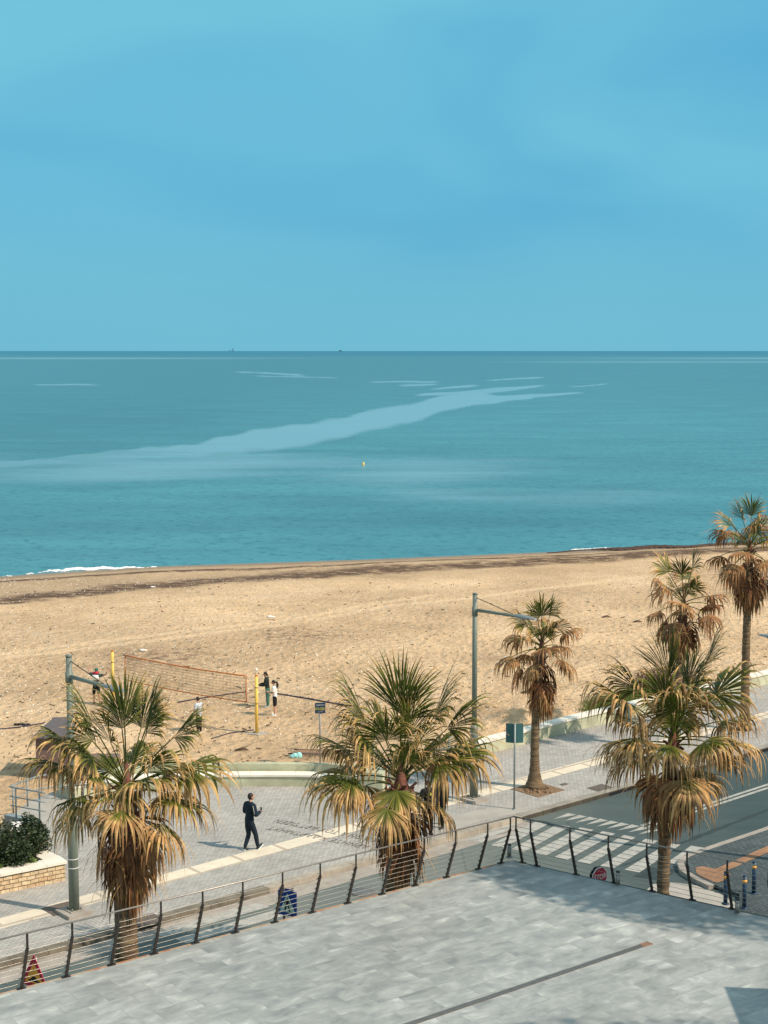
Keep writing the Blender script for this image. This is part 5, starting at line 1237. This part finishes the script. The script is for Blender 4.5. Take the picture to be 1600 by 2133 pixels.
p = G(478, 731.7, SEA_Z); sp = thing('distant_boat', 'short grey tower just left of the faint rig on the horizon', 'boat', tuple(p))
mb = MB(); mb.box((p.x, p.y, p.z + 1.6 * s_), (1.2 * s_, 1 * s_, 3.2 * s_)); mb.build('hull', M['ship'], sp)

# ------------------------------------------------------------------ people
def skin_mesh(name, V, E, Rr, mat, parent, sub=2, root=0, extra=None):
    me = D.meshes.new(name + '_skel'); me.from_pydata([tuple(v) for v in V], E, []); o = D.objects.new(name + '_skel', me); COL.objects.link(o)
    md = o.modifiers.new('s', 'SKIN'); md.use_smooth_shade = True; md.branch_smoothing = 0.6
    sv = me.skin_vertices[0].data
    for i, r in enumerate(Rr): sv[i].radius = r if isinstance(r, tuple) else (r, r); sv[i].use_root = (i == root)
    sb = o.modifiers.new('d', 'SUBSURF'); sb.levels = sub; sb.render_levels = sub
    dg = bpy.context.evaluated_depsgraph_get(); m2 = D.meshes.new_from_object(o.evaluated_get(dg)); D.objects.remove(o); D.meshes.remove(me)
    if extra is not None:
        bm = bmesh.new(); bm.from_mesh(m2)
        off = len(bm.verts); nv = [bm.verts.new(v) for v in extra.v]
        for f in extra.f:
            try: bm.faces.new([nv[i] for i in f]).smooth = True
            except Exception: pass
        bm.to_mesh(m2); bm.free()
    m2.materials.clear(); m2.materials.append(mat); m2.name = name
    r = D.objects.new(name, m2); COL.objects.link(r); r.parent = parent; return r
CL = {}
def cloth(c):
    if c not in CL: CL[c] = pm('cloth_%d' % len(CL), c, 0.85, 0.2, 9, 0.3, 30)
    return CL[c]
SKIN = pm('skin', (0.52, 0.30, 0.21), 0.6, 0.08, 6); HAIR = pm('hair', (0.022, 0.014, 0.010), 0.6, 0.3, 30)
def person(loc, H_, face, label, top, legs, arms, legc, shoe, lean=0.05, arm_pose=None, leg_pose=None, sleeve='long', trouser='long', hair='short', group=None, head_yaw=0.0, head_pitch=0.0, hair_mat=None, stout=1.0, toe_up=None):
    """local axes: x right, y forward, z up; poses are direction vectors"""
    rt = thing('person', label, 'person', tuple(loc), face)
    h = H_; V3 = Vector
    pel = V3((0, 0, 0.52 * h)); ln = V3((0, math.sin(lean), math.cos(lean)))
    waist = pel + ln * 0.09 * h; chest = pel + ln * 0.20 * h; shc = pel + ln * 0.285 * h; neck = pel + ln * 0.335 * h; headb = neck + V3((0, 0.01, 0.035)) * h / 1; 
    headb = neck + V3((0, 0.02 * h, 0.04 * h)); hc = neck + V3((0, 0.022 * h, 0.082 * h))
    AP = arm_pose or {'l': ((-0.1, 0, -1), (-0.05, 0.2, -1)), 'r': ((0.1, 0, -1), (0.05, 0.2, -1))}
    LP = leg_pose or {'l': ((-0.04, 0, -1), (0, -0.03, -1)), 'r': ((0.04, 0, -1), (0, -0.03, -1))}
    V = [pel, waist, chest, shc, neck, headb]; E = [(0, 1), (1, 2), (2, 3), (3, 4), (4, 5)]
    k = h / 1.75 * stout; Rr = [(0.15 * k, 0.115 * k), (0.13 * k, 0.105 * k), (0.155 * k, 0.115 * k), (0.12 * k, 0.085 * k), 0.055 * k, 0.055 * k]
    J = {}
    for s, sg in (('l', -1), ('r', 1)):
        sh = shc + V3((sg * 0.105 * h, 0, -0.005 * h)); ua, fa = (V3(a).normalized() for a in AP[s])
        el = sh + ua * 0.165 * h; wr = el + fa * 0.145 * h; pm_ = wr + fa * 0.05 * h
        i = len(V); V += [sh, (sh + el) / 2, el, (el + wr) / 2, wr, pm_]; E += [(3, i), (i, i + 1), (i + 1, i + 2), (i + 2, i + 3), (i + 3, i + 4), (i + 4, i + 5)]
        Rr += [0.062 * k, 0.052 * k, 0.042 * k, 0.039 * k, 0.027 * k, (0.036 * k, 0.018 * k)]; J[s] = (sh, el, wr, pm_, fa)
        th, sn = (V3(a).normalized() for a in LP[s])
        hip = pel + V3((sg * 0.052 * h, 0, -0.03 * h)); kn = hip + th * 0.235 * h; an = kn + sn * 0.225 * h
        i = len(V); V += [hip, (hip + kn) / 2, kn, (kn * 0.6 + an * 0.4), an]; E += [(0, i), (i, i + 1), (i + 1, i + 2), (i + 2, i + 3), (i + 3, i + 4)]
        Rr += [0.088 * k, 0.076 * k, 0.055 * k, 0.054 * k, 0.035 * k]; J['L' + s] = (hip, kn, an, sn)
    # head with nose and ears, joined to the body surface; five-fingered hands
    ex = MB(); HM = Matrix.Rotation(head_yaw, 3, 'Z') @ Matrix.Rotation(-head_pitch, 3, 'X')
    ex.ball(hc, (0.072 * k, 0.092 * k, 0.112 * k), 16, 12, M=HM); fwd = HM @ V3((0, 1, 0)); rgt = HM @ V3((1, 0, 0)); upv = HM @ V3((0, 0, 1))
    ex.ball(hc + fwd * 0.055 * k - upv * 0.055 * k, (0.045 * k, 0.04 * k, 0.045 * k), 10, 6, M=HM)
    ex.ball(hc + fwd * 0.095 * k - upv * 0.018 * k, (0.013 * k, 0.02 * k, 0.025 * k), 8, 5, M=HM)
    for sg in (-1, 1): ex.ball(hc + rgt * sg * 0.074 * k - upv * 0.01 * k, (0.01 * k, 0.018 * k, 0.028 * k), 8, 5, M=HM)
    for s, sg in (('l', -1), ('r', 1)):
        sh, el, wr, pmm, fa = J[s]; sd = fa.cross(V3((0, 0, 1))) if abs(fa.z) < 0.9 else V3((0, 1, 0)); sd.normalize(); nn = fa.cross(sd)
        for q, (o_, L_) in enumerate(((-0.028, 0.06), (-0.01, 0.072), (0.008, 0.068), (0.026, 0.054))):
            a = pmm + sd * o_ * k; b = a + (fa * 0.9 + nn * 0.25) * L_ * 0.5 * k; c_ = b + (fa * 0.6 + nn * 0.7).normalized() * L_ * 0.5 * k
            ex.tube([a, b, c_], [0.0095 * k, 0.009 * k, 0.007 * k], 6)
        a = wr + fa * 0.02 * k - sd * 0.028 * k; ex.tube([a, a + (fa * 0.7 - sd * 0.6) * 0.035 * k, a + (fa * 1.3 - sd * 0.5) * 0.05 * k], [0.012 * k, 0.011 * k, 0.008 * k], 6)
    body = skin_mesh('body', V, E, Rr, SKIN, rt, 2, 0, ex); n_skin = len(body.data.vertices) - len(ex.v)
    # eyes, mouth
    mb = MB()
    for sg in (-1, 1): mb.ball(hc + fwd * 0.084 * k + rgt * sg * 0.028 * k + upv * 0.012 * k, 0.009 * k, 6, 4)
    mb.ball(hc + fwd * 0.088 * k - upv * 0.058 * k, (0.02 * k, 0.006 * k, 0.005 * k), 8, 4, M=HM); mb.build('eyes', M['black'], rt, world=False)
    # clothing: the body's own surface, region by region, moved outwards
    bme = body.data; cen = np.array([V[a] for a, b in E]); cen2 = np.array([V[b] for a, b in E]); dv_ = cen2 - cen
    co = np.array([v.co for v in bme.vertices]); nr_ = np.array([v.normal for v in bme.vertices])
    rad = np.array([max(0.03, (sum(Rr[a]) / 2 if isinstance(Rr[a], tuple) else Rr[a])) for a, b in E])
    k_ = np.clip(np.einsum('vec,ec->ve', co[:, None] - cen[None], dv_) / (dv_ ** 2).sum(1)[None], 0, 1)
    dist = np.linalg.norm(co[:, None] - cen[None] - k_[..., None] * dv_[None], axis=2) - rad[None] * 0.8
    be = dist.argmin(1); bk = k_[np.arange(len(co)), be]
    def region(name, grow, test, mat):
        ok = [test(E[be[i]], bk[i]) for i in range(len(co))]; ids = {}; vs = []; fs = []
        for p in bme.polygons:
            if all(ok[i] and i < n_skin for i in p.vertices):
                f = []
                for i in p.vertices:
                    if i not in ids: ids[i] = len(vs); vs.append(V3(co[i] + nr_[i] * grow))
                    f.append(ids[i])
                fs.append(f)
        mb = MB(); mb.add(vs, fs, True); mb.build(name, mat, rt, world=False)
    A1 = {(3, 6), (3, 17), (6, 7), (17, 18)}; A2 = {(7, 8), (18, 19)}; A3 = {(8, 9), (19, 20), (9, 10), (20, 21)}
    def t_top(e, q):
        if e in ((0, 1), (1, 2), (2, 3)) or e in A1: return True
        if e == (3, 4): return q < (0.97 if sleeve == 'long' else 0.45)
        if e in ((0, 12), (0, 23)): return q < 0.8
        if e in A2: return True if sleeve == 'long' else q < 0.35
        return e in A3 and sleeve == 'long'
    def t_leg(e, q):
        if e == (0, 1): return q < 0.7
        if e in ((0, 12), (0, 23), (12, 13), (23, 24), (13, 14), (24, 25)): return True if trouser == 'long' or e not in ((13, 14), (24, 25)) else q < 0.85
        return trouser == 'long' and e in ((14, 15), (25, 26), (15, 16), (26, 27))
    region('top', 0.026 * k, t_top, cloth(top)); region('shorts' if trouser == 'short' else 'trousers', 0.018 * k, t_leg, cloth(legc))
    for s in ('l', 'r'):
        hip, kn, an, sn = J['L' + s]; ft = V3((0, 1, 0)); 
        tilt = max(-0.9, min(0.9, -sn.y * 1.0)); ft = V3((0, math.cos(tilt), -math.sin(tilt) if sn.y < -0.35 else 0)).normalized()
        if toe_up == s: ft = V3((0, 0.85, 0.52))
        heel = an - ft * 0.035 * k + V3((0, 0, -0.045 * k)); mb = MB()
        mb.tube([heel, heel + ft * 0.07 * k + V3((0, 0, .008 * k)), heel + ft * 0.16 * k, heel + ft * 0.24 * k], [0.038 * k, 0.05 * k, 0.042 * k, 0.02 * k], 8); so = mb.build('shoe', cloth(shoe[0]), rt, world=False)
        mb = MB(); mb.beam(heel + V3((0, 0, -.04 * k)) - ft * .03 * k, heel + ft * 0.25 * k + V3((0, 0, -.035 * k)), 0.085 * k, 0.025 * k); mb.build('sole', cloth(shoe[1]), so, world=False)
    mb = MB(); hm = hair_mat or HAIR
    vs = []; n, m = 16, 8
    if hair == 'cap':
        pass
    for j in range(m + 1):
        ph = math.pi * 0.62 * j / m
        for q in range(n):
            th = 2 * math.pi * q / n; fr = max(0, math.sin(th)); p_ = ph * (1 - 0.38 * fr * (j / m))
            v_ = V3((0.079 * k * math.sin(p_) * math.cos(th), 0.099 * k * math.sin(p_) * math.sin(th) - 0.008 * k, 0.122 * k * math.cos(p_)))
            vs.append(hc + HM @ v_)
    mb.add(vs, [(j * n + q, (j + 1) * n + q, (j + 1) * n + (q + 1) % n, j * n + (q + 1) % n) for j in range(m) for q in range(n)], True)
    if hair == 'pony':
        b0 = hc - fwd * 0.10 * k + upv * 0.02 * k; mb.tube([b0, b0 - fwd * 0.07 * k - upv * 0.02 * k, b0 - fwd * 0.10 * k - upv * 0.14 * k, b0 - fwd * 0.07 * k - upv * 0.28 * k, b0 - fwd * 0.05 * k - upv * 0.34 * k], [0.03 * k, 0.055 * k, 0.065 * k, 0.045 * k, 0.012 * k], 8)
    if hair == 'bun': mb.ball(hc - fwd * 0.10 * k - upv * 0.05 * k, 0.045 * k, 8, 6)
    mb.build('hair' if hair != 'cap' else 'cap', hm, rt, world=False)
    return rt
def facing(px0, py0, px1, py1, z=0.15):
    a, b = G(px0, py0, z), G(px1, py1, z); d = b - a; return math.atan2(d.y, d.x) - math.pi / 2
NAVY = (0.004, 0.014, 0.028); BLK = (0.008, 0.008, 0.010)
# walking man, back three-quarter towards us, moving up-left, looking at a phone
pw = G(520, 1771, 0.15)
man = person(pw, 1.80, R(-48), 'man in a dark navy tracksuit walking on the promenade with head bowed', NAVY, None, None, NAVY, ((0.03, 0.045, 0.05), (0.8, 0.8, 0.78)), lean=0.06,
       arm_pose={'l': ((-0.30, -0.05, -1), (0.45, 0.95, 0.10)), 'r': ((0.28, 0.05, -1), (-0.45, 0.95, 0.15))}, leg_pose={'l': ((-0.02, 0.12, -1), (0, -0.42, -1)), 'r': ((0.02, 0.42, -1), (0, 0.20, -1))}, head_pitch=-0.45, head_yaw=-0.35, toe_up='r')
mb = MB(); mb.box((0.0, 0.46, 1.20), (0.07, 0.012, 0.14)); ph = mb.build('phone', M['black']);
mb = MB(); mb.tube([(0.235, -0.035, 1.46), (0.275, -0.03, 1.32), (0.30, -0.02, 1.20)], 0.006, 5); mb.build('sleeve_stripe', M['band_white'], man, world=False); ph.matrix_world = Matrix.Translation(pw) @ Matrix.Rotation(man.rotation_euler.z, 4, 'Z'); 
tag(ph, 'black phone held by the man in the navy tracksuit', 'phone')
mb = MB()
# people behind the centre palm
pa = G(891, 1738, 0.15)
person(pa, 1.80, R(200), 'man in black with short brown hair standing behind a hanging dead frond', BLK, None, None, BLK, ((0.02, 0.02, 0.02), (0.1, 0.1, 0.1)), head_yaw=R(50),
       arm_pose={'l': ((-0.25, 0.1, -1), (0.3, 0.5, -0.9)), 'r': ((0.25, 0.1, -1), (-0.2, 0.5, -0.9))}, hair_mat=pm('brown_hair', (0.07, 0.03, 0.02), 0.6, 0.3, 30))
mb = MB(); mb.box(pa + Vector((0.09, -0.16, 1.36)), (0.045, 0.015, 0.09)); o = mb.build('badge', M['lime'], loc=tuple(pa + Vector((0.09, -0.16, 1.36)))); tag(o, 'small yellow badge on the chest of the man in black', 'badge')
pb_ = G(919, 1722, 0.15)
person(pb_, 1.85, R(150), 'person in black walking behind the right hand fronds of the centre palm', BLK, None, None, BLK, ((0.02, 0.02, 0.02), (0.5, 0.5, 0.5)), leg_pose={'l': ((-0.04, 0.25, -1), (0, 0.05, -1)), 'r': ((0.04, -0.15, -1), (0, -0.5, -1))})
pc = G(905, 1700, 0.15)
# beach players
q = GS(201, 1466)
pj = person(q, 1.66, R(-20), 'player in a white and green striped jersey and black shorts beyond the left palm', (0.05, 0.09, 0.08), None, None, BLK, ((0.05, 0.03, 0.03), (0.1, 0.1, 0.1)), sleeve='short', trouser='short',
       arm_pose={'l': ((-0.8, 0.2, 0.25), (0.1, 0.3, 1)), 'r': ((0.9, 0.3, 0.1), (0.3, 0.5, 0.8))}, leg_pose={'l': ((-0.10, 0, -1), (-0.02, 0, -1)), 'r': ((0.16, 0.02, -1), (0.05, 0, -1))}, hair='cap', hair_mat=pm('green_cap', (0.02, 0.13, 0.10), 0.7, 0.3, 30))
mb = MB(); mb.tube([(0, 0.02, 1.12), (0, 0.025, 1.35)], [0.185, 0.18], 14); mb.build('jersey_panel', M['white'], pj, world=False)
mb = MB(); mb.tube([(-.14, 0.0, 1.42), (0.12, 0.01, 1.44)], 0.07, 8); mb.build('shoulder_band', M['red'], pj, world=False)
q = GS(415, 1527)
person(q, 1.55, R(60), 'boy in a light grey blue T shirt and black trousers below the net', (0.50, 0.56, 0.62), None, None, BLK, ((0.75, 0.75, 0.74), (0.8, 0.8, 0.8)), sleeve='short', arm_pose={'l': ((-0.2, 0.2, -1), (0.3, 0.9, -0.2)), 'r': ((0.2, 0.2, -1), (-0.3, 0.9, -0.2))})
q = GS(558, 1472)
person(q, 1.60, R(85), 'player in a dark top and green leggings behind the girl in white', (0.010, 0.020, 0.016), None, None, (0.045, 0.14, 0.11), ((0.5, 0.5, 0.48), (0.7, 0.7, 0.7)), arm_pose={'l': ((-0.12, 0.25, -1), (0.25, 0.95, -0.05)), 'r': ((0.12, 0.25, -1), (-0.2, 0.95, -0.05))}, lean=0.12, hair='bun')
q = GS(573, 1490)
person(q, 1.58, R(85), 'girl in a white T shirt and black shorts with a long dark ponytail', (0.78, 0.77, 0.75), None, None, BLK, ((0.78, 0.77, 0.75), (0.85, 0.85, 0.85)), sleeve='short', trouser='short', arm_pose={'l': ((-0.12, 0.15, -1), (0.2, 0.9, 0.3)), 'r': ((0.12, 0.1, -1), (-0.1, 0.95, -0.1))}, hair='pony')
for o in list(D.objects):
    if o.type == 'EMPTY' and 'group' in o and not o['group']: del o['group']
